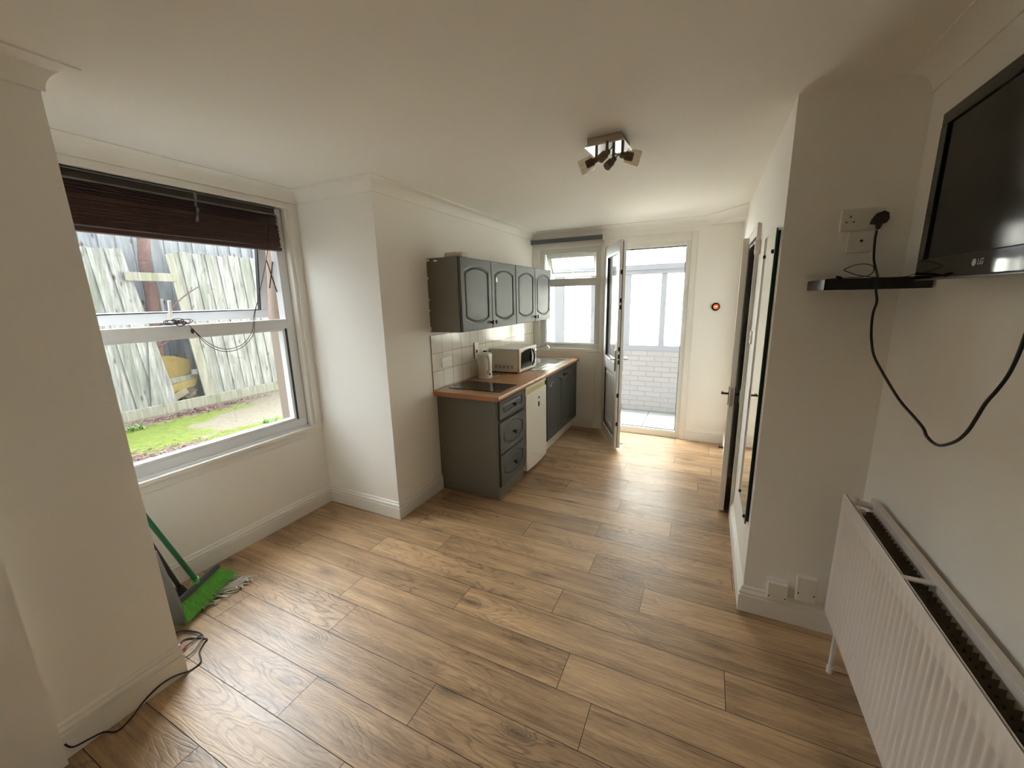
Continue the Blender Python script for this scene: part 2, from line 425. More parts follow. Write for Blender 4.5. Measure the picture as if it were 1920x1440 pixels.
def text_mesh(name, body, size, mt, parent, M, extrude=.0004, bold=0):
    cu = bpy.data.curves.new(name, 'FONT'); cu.body = body; cu.size = size; cu.extrude = extrude; cu.offset = bold; cu.align_x = 'CENTER'; cu.align_y = 'CENTER'
    cu.materials.append(mt)
    tmp = bpy.data.objects.new(name, cu); me = bpy.data.meshes.new_from_object(tmp); bpy.data.objects.remove(tmp)
    me.materials.clear(); me.materials.append(mt)
    o = bpy.data.objects.new(name, me); C.objects.link(o); o.parent = parent
    o.matrix_local = Matrix.Translation(-world_origin(parent)) @ M
    return o

# ------------------------------------------------------------------ shell
T = .14
def wbox(bm, x0, y0, x1, y1, z0=-.02, z1=ZC+.02): box(bm, (x0,y0,z0), (x1,y1,z1))
# wall_right: right wall by the camera
bm = NB(); wbox(bm, xR, yBack-T, xR+T, yP+.2); struct('wall_right', bm, M_wall)
# pier face and passage wall (with the inner doorway y 3.27-4.06)
DY0, DY1, DZ = 3.27, 4.075, 2.06
bm = NB(); wbox(bm, xP, yP, xR+T, yP+.16)
wbox(bm, xP, yP+.16, xP+.10, DY0); wbox(bm, xP, DY1, xP+.10, yF+.0); wbox(bm, xP, DY0, xP+.10, DY1, DZ, ZC+.02)
struct('wall_passage', bm, M_wall)
# dark room behind the inner doorway
bm = NB(); wbox(bm, 1.7, yP+.16, 1.8, yF+.1); wbox(bm, xP+.1, yF, 1.8, yF+.1); wbox(bm, xR+T, yP+.06, 1.8, yP+.16); struct('wall_hall', bm, M_wall)
# far wall with window and door openings
WX0, WX1, WZ0, WZ1 = -1.99, -1.19, 1.035, 2.29
FX0, FX1, FZ1 = -1.135, -.205, 2.268
bm = NB()
TF = .12
for a in ((xK-.2, WX0, -.02, ZC+.02), (WX0, WX1, -.02, WZ0), (WX0, WX1, WZ1, ZC+.02), (WX1, FX0, -.02, ZC+.02), (FX0, FX1, FZ1, ZC+.02), (FX1, xP+.1, -.02, ZC+.02)):
    box(bm, (a[0], yF, a[2]), (a[1], yF+TF, a[3]))
struct('wall_far', bm, M_wall)
bm = NB()
for a in ((-2.85, WX0, -.1, 2.75), (WX0, WX1, -.1, WZ0), (WX0, WX1, WZ1, 2.75), (WX1, FX0, -.1, 2.75), (FX0, FX1, FZ1, 2.75), (FX1, 1.1, -.1, 2.75)):
    box(bm, (a[0], yF+TF, a[2]), (a[1], yF+TF+.015, a[3]))
struct('wall_far_added_skin', bm, M_render)  # unseen darker skin added outside to cut light bouncing in the porch
# kitchen wall + pier side of the alcove
bm = NB(); wbox(bm, xK-T, yB, xK, yF); wbox(bm, xA, yB, xK-T, yB+.14); struct('wall_kitchen', bm, M_wall)
# alcove window wall
AY0, AY1, AZ0, AZ1 = .80, 2.105, .70, 2.365
TA = .27
bm = NB()
for a in ((.4, AY0, -.02, ZC+.02), (AY0, AY1, -.02, AZ0), (AY0, AY1, AZ1, ZC+.02), (AY1, yB+.14, -.02, ZC+.02)):
    box(bm, (xA-TA, a[0], a[2]), (xA, a[1], a[3]))
struct('wall_alcove', bm, M_wall)
# left pier (leans a touch) and near wall
bm = NB()
v = [bm.verts.new(p) for p in ((xA,yE-.1,-.02),(xL,yE-.1,-.02),(xL,.724,-.02),(xA,.724,-.02),(xA,yE-.1,ZC+.02),(xL-.004,yE-.1,ZC+.02),(xL-.004,.697,ZC+.02),(xA,.697,ZC+.02))]
for f in ((0,3,2,1),(4,5,6,7),(0,1,5,4),(1,2,6,5),(2,3,7,6),(3,0,4,7)): bm.faces.new([v[i] for i in f])
struct('wall_left', bm, M_wall)
bm = NB(); wbox(bm, xL2-.3, yBack-T, xL2, yE); struct('wall_left_near', bm, M_wall)
bm = NB(); wbox(bm, xL2-.3, yBack-T, xR+T, yBack); struct('wall_back', bm, M_wall)
# ceiling
bm = NB(); box(bm, (xA-TA, yBack-T, ZC), (1.8, yF+TF, ZC+.15)); struct('ceiling', bm, M_ceil)

# floor: laminate planks run across the room
bm = NB(); lay = bm.loops.layers.color.new('plank')
joints = {0:-1.495,1:-.978,2:-1.668,3:-.481,4:-1.158,5:-.649,6:-.22,7:-.551,8:-1.096,9:-.613,10:-.13,11:-.538,12:-1.043,13:-.547,14:.033,15:-.635,16:-1.2,17:-.2,18:-.75}
PW, PL, G = .2, 1.343, .0014
def quad(x0,y0,x1,y1,z,col):
    f = bm.faces.new([bm.verts.new(p) for p in ((x0,y0,z),(x1,y0,z),(x1,y1,z),(x0,y1,z))])
    for l in f.loops: l[lay] = col
X0, X1 = xA-.02, 1.72
for k in range(-17, 22):
    y0 = .766 + PW*k; y1 = y0+PW
    j = joints.get(k, R_.uniform(-1.3, 0))
    x = j - PL*6
    while x < X1:
        a, b = max(x, X0), min(x+PL, X1)
        if b > a and y0 < yF+.02:
            rnd = (R_.random(), R_.random(), R_.random(), 1)
            quad(a+G, y0+G, b-G, min(y1,yF+.02)-G, 0, rnd)
        x += PL
struct('floor', bm, M_floor)
fl = bpy.data.objects['floor']
bm = NB(); box(bm, (X0, yBack, -.06), (X1, yF+.02, -.0015)); struct('floor_underlay', bm, M_darkgap)

# cornices
def cove(c, lip=.008, n=9):
    pr = [(0, ZC), (0, ZC-c), (lip, ZC-c), (lip, ZC-c+.006)]
    for i in range(n+1):
        t = (PI/2)*i/n
        # concave quarter: centre at (c, ZC-c)
        pr.append((c - (c-lip)*math.cos(t), ZC - c + .006 + (c-.012)*math.sin(t)))
    pr += [(c+.002, ZC-.006), (c+.002, ZC)]
    return pr
bm = NB(); sweep(bm, [(xR, yBack), (xR, yP)], cove(.083)); struct('trim_1', bm, M_ceil, smooth=True)
bm = NB()
sweep(bm, [(xP+.09, 4.474), (-.03, yF), (xK, yF), (xK, yB), (xA, yB), (xA, yN-.02), (xL, yN-.02), (xL, yE)], cove(.083))
prism(bm, [(xP,4.585),(xP,yF),(-.03,yF)], ZC-.083, ZC, 'z')
struct('trim_2', bm, M_ceil, smooth=True)

# skirting boards
def skirt(name, path, h=.14, t=.019):
    bm = NB(); sweep(bm, path, [(0,0),(t,0),(t,h*.66),(t*.70,h*.68),(t*.66,h*.71),(t*.98,h*.74),(t*1.0,h*.80),(t*.72,h*.86),(t*.50,h*.88),(t*.55,h*.92),(t*.45,h*.97),(t*.2,h),(0,h)]); return struct(name, bm, M_trim)
skirt('baseboard_right', [(xR,yP),(xP,yP),(xP,3.185)], .145)
skirt('baseboard_right_rear', [(xR,yBack),(xR,yP)], .145)
skirt('baseboard_passage', [(xP,4.16),(xP,yF),(-.147,yF)], .135)
skirt('baseboard_far', [(-1.25,yF),(-1.52,yF)], .125)
skirt('baseboard_alcove', [(xK,2.762),(xK,yB),(xA,yB),(xA,yN)], .14)
skirt('baseboard_left', [(xL,yN+.006),(xL,yE)], .148, .021)

# ------------------------------------------------------------------ generic uPVC frame pieces
def rect_frame(bm, axis, p, d, u0, u1, v0, v1, w, bevel=.004):
    """four members of width w around a rectangle; axis = facing axis, p..p+d its depth; mitred look through overlap"""
    def bx(a0,a1,b0,b1):
        if axis == 'x': box(bm, (p,a0,b0), (p+d,a1,b1), bevel)
        else: box(bm, (a0,p,b0), (a1,p+d,b1), bevel)
    bx(u0,u1,v0,v0+w); bx(u0,u1,v1-w,v1); bx(u0,u0+w,v0+w,v1-w); bx(u1-w,u1,v0+w,v1-w)
def gasket(bm, axis, p, d, u0, u1, v0, v1, w=.006):
    rect_frame(bm, axis, p, d, u0, u1, v0, v1, w, 0)
def rot_about(axis, ang, pivot):
    return Matrix.Translation(pivot) @ Matrix.Rotation(ang, 4, axis) @ Matrix.Translation(-Vector(pivot))
def xform(bm, M, start=0):
    bm.verts.ensure_lookup_table()
    for v in list(bm.verts)[start:]: v.co = M @ v.co

# ---- window_1: alcove window
w1 = thing('window_1', None, None, (xA-.08, 1.45, .70), kind='structure')
bm = NB(); rect_frame(bm, 'x', xA-.12, .07, AY0, 2.098, .705, 2.36, .07); box(bm, (xA-.12, AY0+.06, 1.497), (xA-.046, 2.04, 1.568), .006)
box(bm, (xA-.05, AY0+.02, .70), (xA-.02, 2.09, .716), .004)
emit('window_frame', bm, M_upvc, w1)
bm = NB(); gasket(bm, 'x', xA-.105, .05, .868, 2.031, .772, 1.500, .007); emit('glazing_seal', bm, M_gask, w1)
bm = NB(); rect_frame(bm, 'x', xA-.10, .055, .872, 2.006, .776, 1.503, .020, .005); emit('glazing_bead', bm, M_upvc, w1)
B('pane', (xA-.088, .88, .79), (xA-.084, 2.02, 1.50), M_glass, w1)
# top-hung sash swung outwards
SM = rot_about('Y', math.radians(8.5), (xA-.10, 0, 2.29))
bm = NB(); rect_frame(bm, 'x', xA-.135, .05, .855, 1.992, 1.575, 2.30, .062, .006); xform(bm, SM); sash = emit('sash', bm, M_upvc, w1)
bm = NB(); gasket(bm, 'x', xA-.115, .03, .915, 1.934, 1.635, 2.24, .007); xform(bm, SM); emit('seal', bm, M_gask, sash)
bm = NB(); box(bm, (xA-.112,.92,1.64), (xA-.108,1.93,2.236)); xform(bm, SM); emit('pane', bm, M_glass, sash)
bm = NB(); box(bm, (xA-.085,1.335,1.585), (xA-.072,1.365,1.635), .004); box(bm, (xA-.074,1.342,1.60), (xA-.058,1.358,1.715), .005); xform(bm, SM); emit('handle', bm, M_white, sash)
bm = NB(); tube(bm, [(xA-.10,2.022,1.99),(xA-.155,2.006,1.80)], .004, 6); tube(bm, [(xA-.10,2.022,1.77),(xA-.15,2.010,2.0)], .004, 6); emit('stay_arm', bm, M_gask, w1)
# inner jamb mouldings + architrave
bm = NB()
for y0,y1,t in ((2.098,2.126,.004),(2.124,2.158,.018),(2.156,2.1925,.010)): box(bm, (xA-.05,y0,.715), (xA+t,y1,2.40), .004)
for y0,y1,t in ((.76,.80,.004),(.722,.765,.016)): box(bm, (xA-.05,y0,.715), (xA+t,y1,2.40), .004)
box(bm, (xA-.05,.722,2.362), (xA+.0085,2.1915,2.402), .004)
emit('window_architrave', bm, M_trim, w1)
bm = NB(); box(bm, (xA-.06,.722,.672), (xA+.014,2.192,.702), .006); box(bm, (xA,.722,.628), (xA+.006,2.192,.674), .003); emit('window_sill', bm, M_trim, w1)
# outside reveal in render, and outer sill
bm = NB(); box(bm, (xA-TA-.01,2.045,.66), (xA-.125,2.108,2.37)); box(bm, (xA-TA-.01,AY0-.01,.66), (xA-.125,AY0+.012,2.37)); box(bm, (xA-TA-.05,AY0,.64), (xA-.12,2.108,.70)); emit('reveal', bm, M_render, w1)

# ---- venetian blind, raised
bl = thing('venetian_blind', 'dark brown wooden venetian blind gathered up at the top of the garden window', 'blind', (xA-.01, 1.43, 2.05))
by0, by1 = .83, 2.035
bm = NB(); box(bm, (xA-.055,by0,2.300), (xA-.052,by1,2.358)); box(bm, (xA-.055,by0,2.300), (xA-.010,by1,2.303)); box(bm, (xA-.013,by0,2.300), (xA-.010,by1,2.312)); box(bm, (xA-.055,by0,2.355), (xA-.010,by1,2.358)); box(bm,(xA-.013,by0,2.349),(xA-.010,by1,2.358))
emit('headrail', bm, M_headrail, bl)
B('valance_backing', (xA-.051,by0+.004,2.303), (xA-.020,by1-.004,2.354), M_brownin, bl)
bm = NB(); z = 2.090; k = 0
while z < 2.294:
    j = R_.uniform(-.004,.004); dj = R_.uniform(-.006,.004)
    box(bm, (xA-.058+dj, by0+.002+j, z), (xA-.008+dj, by1+.004+j, z+.0029)); k += 1
    z += .0036 if z < 2.235 else .0062 + R_.uniform(0,.003)
emit('slats', bm, M_brownslat, bl)
bm = NB(); box(bm, (xA-.058,by0,2.060), (xA-.006,by1+.010,2.086), .005); emit('bottom_rail', bm, M_brownslat, bl)
bm = NB()
pts = catmull([(xA-.004,1.521,2.352),(xA+.002,1.517,2.31),(xA+.004,1.510,2.275),(xA,1.520,2.262),(xA+.004,1.512,2.225),(xA+.002,1.503,2.182)], 5)
for i in range(len(pts)-1):
    a, b = pts[i], pts[i+1]; w = .006+.003*math.sin(i*.9)
    f = [bm.verts.new(p) for p in (a+Vector((0,-w,0)), a+Vector((0.001,w,0)), b+Vector((.001,w,0)), b+Vector((0,-w,0)))]; bm.faces.new(f)
bmesh.ops.solidify(bm, geom=bm.faces[:], thickness=.002)
emit('ladder_tape', bm, M_cordgrey, bl)
for dy, s in ((0,1),(.006,1.012)):
    bm = NB(); tube(bm, catmull([(xA-.006,1.976,2.323),(xA+.002,1.955,2.20),(xA+.004,1.915,2.02),(xA+.006,1.82,1.76),(xA+.008,1.757+dy,1.612),(xA+.012,1.726+dy,1.505*1/s),(xA+.02,1.66,1.432/s),(xA+.02,1.593,1.403/s),(xA+.02,1.510,1.405/s),(xA+.02,1.426,1.462/s),(xA+.012,1.366,1.549),(xA-.005,1.345,1.592)], 6), .0021, 6)
    emit('pull_cord', bm, M_cordbrown, bl)
bm = NB()
for q in range(9):
    c = Vector((xA-.035+R_.uniform(-.01,.015), 1.325+R_.uniform(-.05,.055), 1.583+R_.uniform(-.008,.012))); pts = []
    ph = R_.uniform(0,6)
    for i in range(13):
        a = i/12*2*PI+ph; pts.append(c+Vector((.012*math.sin(a*2), .03*math.cos(a), .014*math.sin(a))))
    tube(bm, pts, .0022, 5)
emit('cord_bundle', bm, M_cordbrown, bl)
bm = NB(); tube(bm, [(xA-.0,1.362,1.565),(xA+.014,1.365,1.545)], .0015, 5); lathe(bm, [(.003,0),(.008,.006),(.009,.022),(.006,.03)], (xA+.014,1.365,1.515)); emit('cord_tassel', bm, M_cordbrown, bl)

# ---- window_2: kitchen window
w2 = thing('window_2', None, None, (-1.58, yF+.06, 1.04), kind='structure')
y_ = yF+.02
bm = NB(); rect_frame(bm, 'y', y_, .06, WX0, WX1, WZ0, WZ1, .066); box(bm, (WX0+.06,y_-.004,1.836), (WX1-.06,y_+.06,1.918), .006)
emit('window_frame', bm, M_upvc_in, w2)
bm = NB(); rect_frame(bm, 'y', y_+.01, .04, WX0+.062, WX1-.062, WZ0+.062, 1.84, .016, .004); emit('glazing_bead', bm, M_upvc_in, w2)
bm = NB(); gasket(bm, 'y', y_+.02, .03, WX0+.074, WX1-.074, WZ0+.074, 1.828, .004); emit('glazing_seal', bm, M_gask, w2)
B('pane', (WX0+.07,y_+.03,WZ0+.07), (WX1-.07,y_+.034,1.84), M_glass, w2)
SM2 = rot_about('X', math.radians(24), (0, y_+.05, 2.225))
bm = NB(); rect_frame(bm, 'y', y_+.045, .045, WX0+.068, WX1-.068, 1.925, 2.222, .05, .005); xform(bm, SM2); s2 = emit('sash', bm, M_upvc_in, w2)
bm = NB(); gasket(bm, 'y', y_+.05, .03, WX0+.116, WX1-.116, 1.973, 2.174, .005); xform(bm, SM2); emit('seal', bm, M_gask, s2)
bm = NB(); box(bm, (WX0+.11,y_+.066,1.97), (WX1-.11,y_+.07,2.18)); xform(bm, SM2); emit('pane', bm, M_glass, s2)
bm = NB(); box(bm, (-1.60,y_+.030,1.935), (-1.575,y_+.046,1.965), .003); box(bm, (-1.598,y_+.012,1.945), (-1.582,y_+.03,2.035), .004); xform(bm, SM2); emit('handle', bm, M_white, s2)
bm = NB()
box(bm, (xK+.004,yF-.012,WZ0-.075), (WX0,yF,2.362), .003); box(bm, (WX0,yF-.0122,WZ1-.008), (WX1,yF,2.362), .003)
box(bm, (WX1,yF-.012,.0), (FX0-.012,yF,2.362), .003); box(bm, (WX0,yF-.0122,WZ0-.075), (WX1,yF,WZ0+.006), .003)
emit('casing', bm, M_wall, w2)
bm = NB(); box(bm, (xK+.012,yF-.02,WZ0-.036), (WX1+.012,yF-.006,WZ0-.022), .003); box(bm, (-1.245,yF-.014,.125), (-1.235,yF-.006,.945)); emit('bead_moulding', bm, M_trim, w2)

# ---- roller blind
rb = thing('roller_blind', 'rolled up dark grey roller blind above the kitchen window', 'blind', (-1.62, yF-.05, 2.35))
bm = NB(); lathe(bm, [(.022,0),(.022,.905)], (-2.07,yF-.045,2.372), (1,0,0), 20); box(bm, (-2.07,yF-.068,2.345), (-1.165,yF-.064,2.395)); emit('roll', bm, M_rollgrey, rb, smooth=True)
for x in (-2.076,-1.160): B('bracket', (x-.006,yF-.07,2.34), (x+.006,yF-.012,2.405), M_white, rb, .002)
bm = NB(); tube(bm, [(-1.152,yF-.05,2.36),(-1.150,yF-.045,1.96)], .002, 5); tube(bm, [(-1.150,yF-.03,2.36),(-1.152,yF-.045,1.96)], .002, 5); emit('pull_chain', bm, M_white, rb)
B('bottom_bar', (-2.03,yF-.05,2.335), (-1.98,yF-.03,2.345), M_white, rb)

# ---- door_1: uPVC back door
d1 = thing('door_1', None, None, (-.67, yF, 0), kind='structure')
bm = NB()
box(bm, (FX0,yF-.006,0), (FX0+.046,yF+.064,FZ1), .004); box(bm, (FX1-.048,yF-.006,0), (FX1,yF+.064,FZ1), .004)
box(bm, (FX0+.046,yF-.006,FZ1-.052), (FX1-.048,yF+.064,FZ1), .004); box(bm, (FX0+.046,yF-.006,0), (FX1-.048,yF+.064,.07), .004); box(bm, (FX0+.03,yF+.0,.06), (FX1-.03,yF+.05,.084), .004)
emit('door_frame', bm, M_upvc_in, d1)
bm = NB()
box(bm, (FX0+.046,yF+.022,.084), (FX1-.048,yF+.034,.090)); box(bm, (FX1-.0565,yF+.022,.084), (FX1-.044,yF+.034,2.2)); box(bm, (FX0+.046,yF+.022,2.204), (FX1-.048,yF+.034,2.217))
for z in (.25,.55,.62,1.02,1.1,1.45,1.55,1.95): box(bm, (FX1-.056,yF+.012,z), (FX1-.047,yF+.022,z+.05))
emit('weather_seal', bm, M_gask, d1)
bm = NB()
box(bm, (FX1-.001,yF-.020,0), (-.149,yF,2.352), .003); box(bm, (-.149,yF-.012,0), (-.137,yF,2.345), .003)
box(bm, (FX0-.03,yF-.0195,FZ1-.002), (FX1-.002,yF,2.352), .003); box(bm, (FX0-.012,yF-.024,0), (FX0+.002,yF-.002,2.29), .003)
emit('architrave', bm, M_trim, d1)
# leaf built closed along local +x from the hinge then swung
Lw = .80; Lt = .068
H = Vector((-1.135, 4.945, 0)); E_ = Vector((-.826, 4.224, 0)); ang = math.atan2((E_-H).y, (E_-H).x); Lw = (E_-H).length
LM = Matrix.Translation(H) @ Matrix.Rotation(ang, 4, 'Z')
# local: x along leaf, -y = room face (when closed the room is on -y); visible face is local -y
bm = NB(); z0, z1 = .03, 2.243
def lb(bm, a, b, bev=.005): return box(bm, a, b, bev)
lb(bm,(0,0,z0),(.105,.030,z1)); lb(bm,(Lw-.105,0,z0),(Lw,.030,z1)); lb(bm,(.105,0,z0),(Lw-.105,.030,z0+.11)); lb(bm,(.105,0,z1-.11),(Lw-.105,.030,z1)); lb(bm,(.105,0,.86),(Lw-.105,.030,.985))
xform(bm, LM); leaf = emit('door_leaf', bm, M_upvc_in, d1)
bm = NB(); lb(bm,(.012,.034,z0+.014),(.115,.068,z1-.014)); lb(bm,(Lw-.115,.034,z0+.014),(Lw-.012,.068,z1-.014)); lb(bm,(.115,.034,z0+.014),(Lw-.115,.068,z0+.12)); lb(bm,(.115,.034,z1-.12),(Lw-.115,.068,z1-.014)); lb(bm,(.115,.034,.86),(Lw-.115,.068,.985))
xform(bm, LM); emit('outer_profile', bm, M_upvc, leaf)
bm = NB(); box(bm,(Lw-.016,.026,z0+.02),(Lw-.006,.038,z1-.02)); box(bm,(.004,.026,z0+.02),(.010,.038,z1-.02))
for z in (.30,.62,.98,1.04,1.12,1.55,1.62,1.9): box(bm,(Lw-.012,.012,z),(Lw+.001,.030,z+.045))
xform(bm, LM); emit('lock_strip', bm, M_gask, leaf)
bm = NB(); rect_frame(bm,'y',.004,.02,.10,Lw-.10,.98,z1-.105,.018,.004); rect_frame(bm,'y',.004,.02,.10,Lw-.10,z0+.105,.865,.018,.004); xform(bm, LM); emit('glazing_bead', bm, M_upvc, leaf)
bm = NB(); gasket(bm,'y',.006,.026,.117,Lw-.117,.998,z1-.122,.003); gasket(bm,'y',.006,.026,.117,Lw-.117,z0+.122,.848,.003); xform(bm, LM); emit('glazing_seal', bm, M_gask, leaf)
bm = NB(); box(bm,(.112,.026,.99),(Lw-.112,.030,z1-.115)); xform(bm, LM); emit('upper_pane', bm, M_glass, leaf)
bm = NB(); box(bm,(.105,.020,z0+.105),(Lw-.105,.044,.87)); rect_frame(bm,'y',.010,.012,.17,Lw-.17,z0+.17,.81,.03,.006); xform(bm, LM); emit('lower_panel', bm, M_upvc_in, leaf)
for nm, s in (('inner_lever',-1),('outer_lever',1)):
    bm = NB(); yb = 0 if s < 0 else .068
    box(bm,(Lw-.07,yb,.90),(Lw-.035,yb+s*.010,1.13),.004); tube(bm,[(Lw-.052,yb,1.03),(Lw-.052,yb+s*.055,1.03)],.009,10); tube(bm,[(Lw-.046,yb+s*.055,1.03),(Lw-.10,yb+s*.060,1.03),(Lw-.165,yb+s*.056,1.028)],.0095,10)
    xform(bm, LM); emit(nm, bm, M_chrome, leaf, smooth=True)
bm = NB(); tube(bm,[(Lw-.02,.068,.095),(Lw-.02,.10,.095)],.010,8); xform(bm, LM); emit('drip_stop', bm, M_white, leaf)
for z in (2.06,1.235,.385):
    bm = NB(); lathe(bm,[(.011,0),(.011,.085)],(FX0-.010,yF-.022,z-.05),(0,0,1),12); box(bm,(FX0-.02,yF-.020,z-.03),(FX0+.03,yF-.004,z+.03),.003); box(bm,(FX0-.018,yF-.034,z+.0),(FX0+.004,yF-.014,z+.035),.004); emit('hinge', bm, M_white, d1)

# ---- door_2: inner door, ajar into the kitchen
d2 = thing('door_2', None, None, (.25, 3.7, 0), kind='structure')
bm = NB()
box(bm,(xP-.018,3.20,0),(xP+.0,DY0,DZ+.072),.004); box(bm,(xP-.018,DY1,0),(xP+.0,DY1+.072,DZ+.072),.004); box(bm,(xP-.018,DY0,DZ),(xP,DY1,DZ+.072),.004)
box(bm,(xP-.023,3.20,0),(xP-.010,3.215,DZ+.076),.003); box(bm,(xP-.023,3.20,DZ+.06),(xP-.010,DY1+.07,DZ+.076),.003)
emit('architrave', bm, M_trim, d2)
bm = NB(); box(bm,(xP,DY0,0),(xP+.10,DY0+.022,DZ)); box(bm,(xP,DY1-.022,0),(xP+.10,DY1,DZ)); box(bm,(xP,DY0,DZ-.022),(xP+.10,DY1,DZ)); box(bm,(xP+.04,DY0+.02,0),(xP+.055,DY0+.034,DZ)); emit('door_jamb', bm, M_trim, d2)
Hn = Vector((.262, 4.052, 0)); En = Vector((.207, 3.300, 0)); a2 = math.atan2((En-Hn).y,(En-Hn).x); L2 = (En-Hn).length
DM = Matrix.Translation(Hn) @ Matrix.Rotation(a2,4,'Z')
bm = NB(); box(bm,(0,-.018,.012),(L2,.018,2.052),.002); xform(bm, DM); dl = emit('door_leaf', bm, M_trim, d2)
# recessed panel mouldings on both faces
for s in (-1,1):
    bm = NB()
    for (u0,u1,v0,v1) in ((.11,.34,.22,.92),(.42,.65,.22,.92),(.11,.34,1.12,1.92),(.42,.65,1.12,1.92)): rect_frame(bm,'y',.018*s-.003,.006,u0,u1,v0,v1,.02,.002)
    xform(bm, DM); emit('panel_moulding', bm, M_trim, dl)
bm = NB(); box(bm,(L2-.0005,-.010,.86),(L2+.0015,.010,1.0)); box(bm,(L2+.001,-.006,.925),(L2+.006,.006,.95)); xform(bm, DM); emit('latch_plate', bm, M_steel, dl)
for s in (-1,1):
    bm = NB(); y0 = .018*s; box(bm,(L2-.075,y0,.86),(L2-.035,y0+.006*s,1.0),.003); tube(bm,[(L2-.055,y0,.945),(L2-.055,y0+.048*s,.945)],.008,10); tube(bm,[(L2-.05,y0+.048*s,.945),(L2-.09,y0+.05*s,.947),(L2-.15,y0+.048*s,.93)],[.008,.009,.007],10)
    xform(bm, DM); emit('lever_handle', bm, M_brass, dl, smooth=True)
B('strike_keep', (xP-.026,3.262,.90), (xP-.018,3.272,1.0), M_steel, d2)
B('bolt_keep', (xP-.032,3.13,1.93), (xP-.0,3.155,2.02), M_trim, d2, .003)

# ------------------------------------------------------------------ mirror, switch, thermostat, door stop
mi = thing('wall_mirror', 'tall frameless mirror screwed to the white passage wall', 'mirror', (xP-.01, 2.48, .47))
my0, my1, mz0, mz1 = 2.285, 2.718, .470, 1.975
B('glass_edge', (xP-.018,my0,mz0), (xP-.012,my1,mz1), M_medge, mi)
bm = NB(); box(bm,(xP-.0195,my0+.002,mz0+.002),(xP-.0181,my1-.002,mz1-.002)); emit('silvering', bm, M_mirror, mi)
for y in (my0+.05,my1-.06):
    for z in (mz0+.02,mz1-.10):
        bm = NB(); lathe(bm,[(.010,0),(.010,.004),(.006,.007),(0,.008)],(xP-.0195,y,z),(-1,0,0),12); emit('screw_cap', bm, M_knob, mi)
B('backing_strip', (xP-.012,my0+.01,mz0+.01), (xP,my1-.01,mz1-.01), M_darkgap, mi)
ls = thing('light_switch', 'white light switch on the passage wall between the door frame and mirror', 'switch', (xP-.005, 3.10, 1.35))
B('plate', (xP-.009,3.075,1.352), (xP,3.155,1.437), M_white, ls, .002); B('rocker', (xP-.014,3.105,1.38), (xP-.009,3.122,1.41), M_white, ls, .001)
th = thing('thermostat', 'round black thermostat with glowing orange display on the far wall', 'thermostat', (.078, yF-.02, 1.551))
bm = NB(); lathe(bm,[(.036,0),(.042,.004),(.043,.020),(.040,.026),(.034,.027)],(.078,yF,1.551),(0,-1,0),36); emit('ring', bm, M_blackg, th, smooth=True)
bm = NB(); lathe(bm,[(.026,0),(.026,.002)],(.078,yF-.027,1.551),(0,-1,0),36); emit('display', bm, M_orange, th)
bm = NB(); box(bm,(.066,yF-.0305,1.549),(.090,yF-.029,1.556)); emit('display_digits', bm, M_cream_text, th)
ds = thing('door_stop', 'small black rubber door stop on the skirting by the far corner', 'door stop', (xP-.03, 4.70, .03))
bm = NB(); lathe(bm,[(.016,0),(.018,.006),(.010,.012),(.008,.03),(.013,.034),(.013,.046),(0,.048)],(xP-.017,4.70,.045),(-1,0,0),14); emit('rubber_body', bm, M_black, ds, smooth=True)

# ------------------------------------------------------------------ kitchen
XF = -1.475   # plane of the base door fronts
def outline(kind, y0, y1, z0, z1, r, d, n=10):
    """closed panel outline inset by d. 'tb': arched top and bottom, 'lr': bowed left and right, 't'"""
    y0 += d; y1 -= d; z0 += d; z1 -= d; pts = []
    r = r
    if kind == 'tb':
        cy = (y0+y1)/2; hw = (y1-y0)/2
        for i in range(n+1):
            t = -1+2*i/n; pts.append((cy+hw*t, z0 + r*(t*t)))
        for i in range(n+1):
            t = 1-2*i/n; pts.append((cy+hw*t, z1 - r*(t*t)))
    else:
        cz = (z0+z1)/2; hh = (z1-z0)/2
        for i in range(n+1):
            t = -1+2*i/n; pts.append((y1 - r*(t*t), cz+hh*t))
        for i in range(n+1):
            t = 1-2*i/n; pts.append((y0 + r*(t*t), cz+hh*t))
    return pts
def front(name, y0, y1, z0, z1, x, parent, kind='tb', marg=(.05,.055), r=.04, th=.019, mt=None):
    """routed front facing +x; x = front plane"""
    bm = NB(); be = .004
    def ring(pts, xx): return [bm.verts.new((xx, p[0], p[1])) for p in pts]
    def rect(d): return [(y0+d,z0+d),(y1-d,z0+d),(y1-d,z1-d),(y0+d,z1-d)]
    def bridge(a, b):
        n = len(a)
        for i in range(n): bm.faces.new((a[i], a[(i+1)%n], b[(i+1)%n], b[i]))
    back = ring(rect(0), x-th); e1 = ring(rect(0), x-be); e2 = ring(rect(be), x)
    bm.faces.new(back[::-1]); bridge(back, e1); bridge(e1, e2)
    a = (y0+marg[0], y1-marg[0], z0+marg[1], z1-marg[1])
    L0 = ring(outline(kind,*a,r,0), x); L1 = ring(outline(kind,*a,r,.010), x-.004); L2_ = ring(outline(kind,*a,r,.0115), x-.010); L3 = ring(outline(kind,*a,r,.018), x-.010); L4 = ring(outline(kind,*a,r,.032), x-.002)
    bridge(L0, L1); bridge(L1, L2_); bridge(L2_, L3); bridge(L3, L4); bm.faces.new(L4)
    ed = []
    for rr in (e2, L0):
        for i in range(len(rr)): ed.append(bm.edges.get((rr[i], rr[(i+1)%len(rr)])))
    bmesh.ops.triangle_fill(bm, use_beauty=True, use_dissolve=False, edges=ed)
    return emit(name, bm, mt or M_grey, parent)
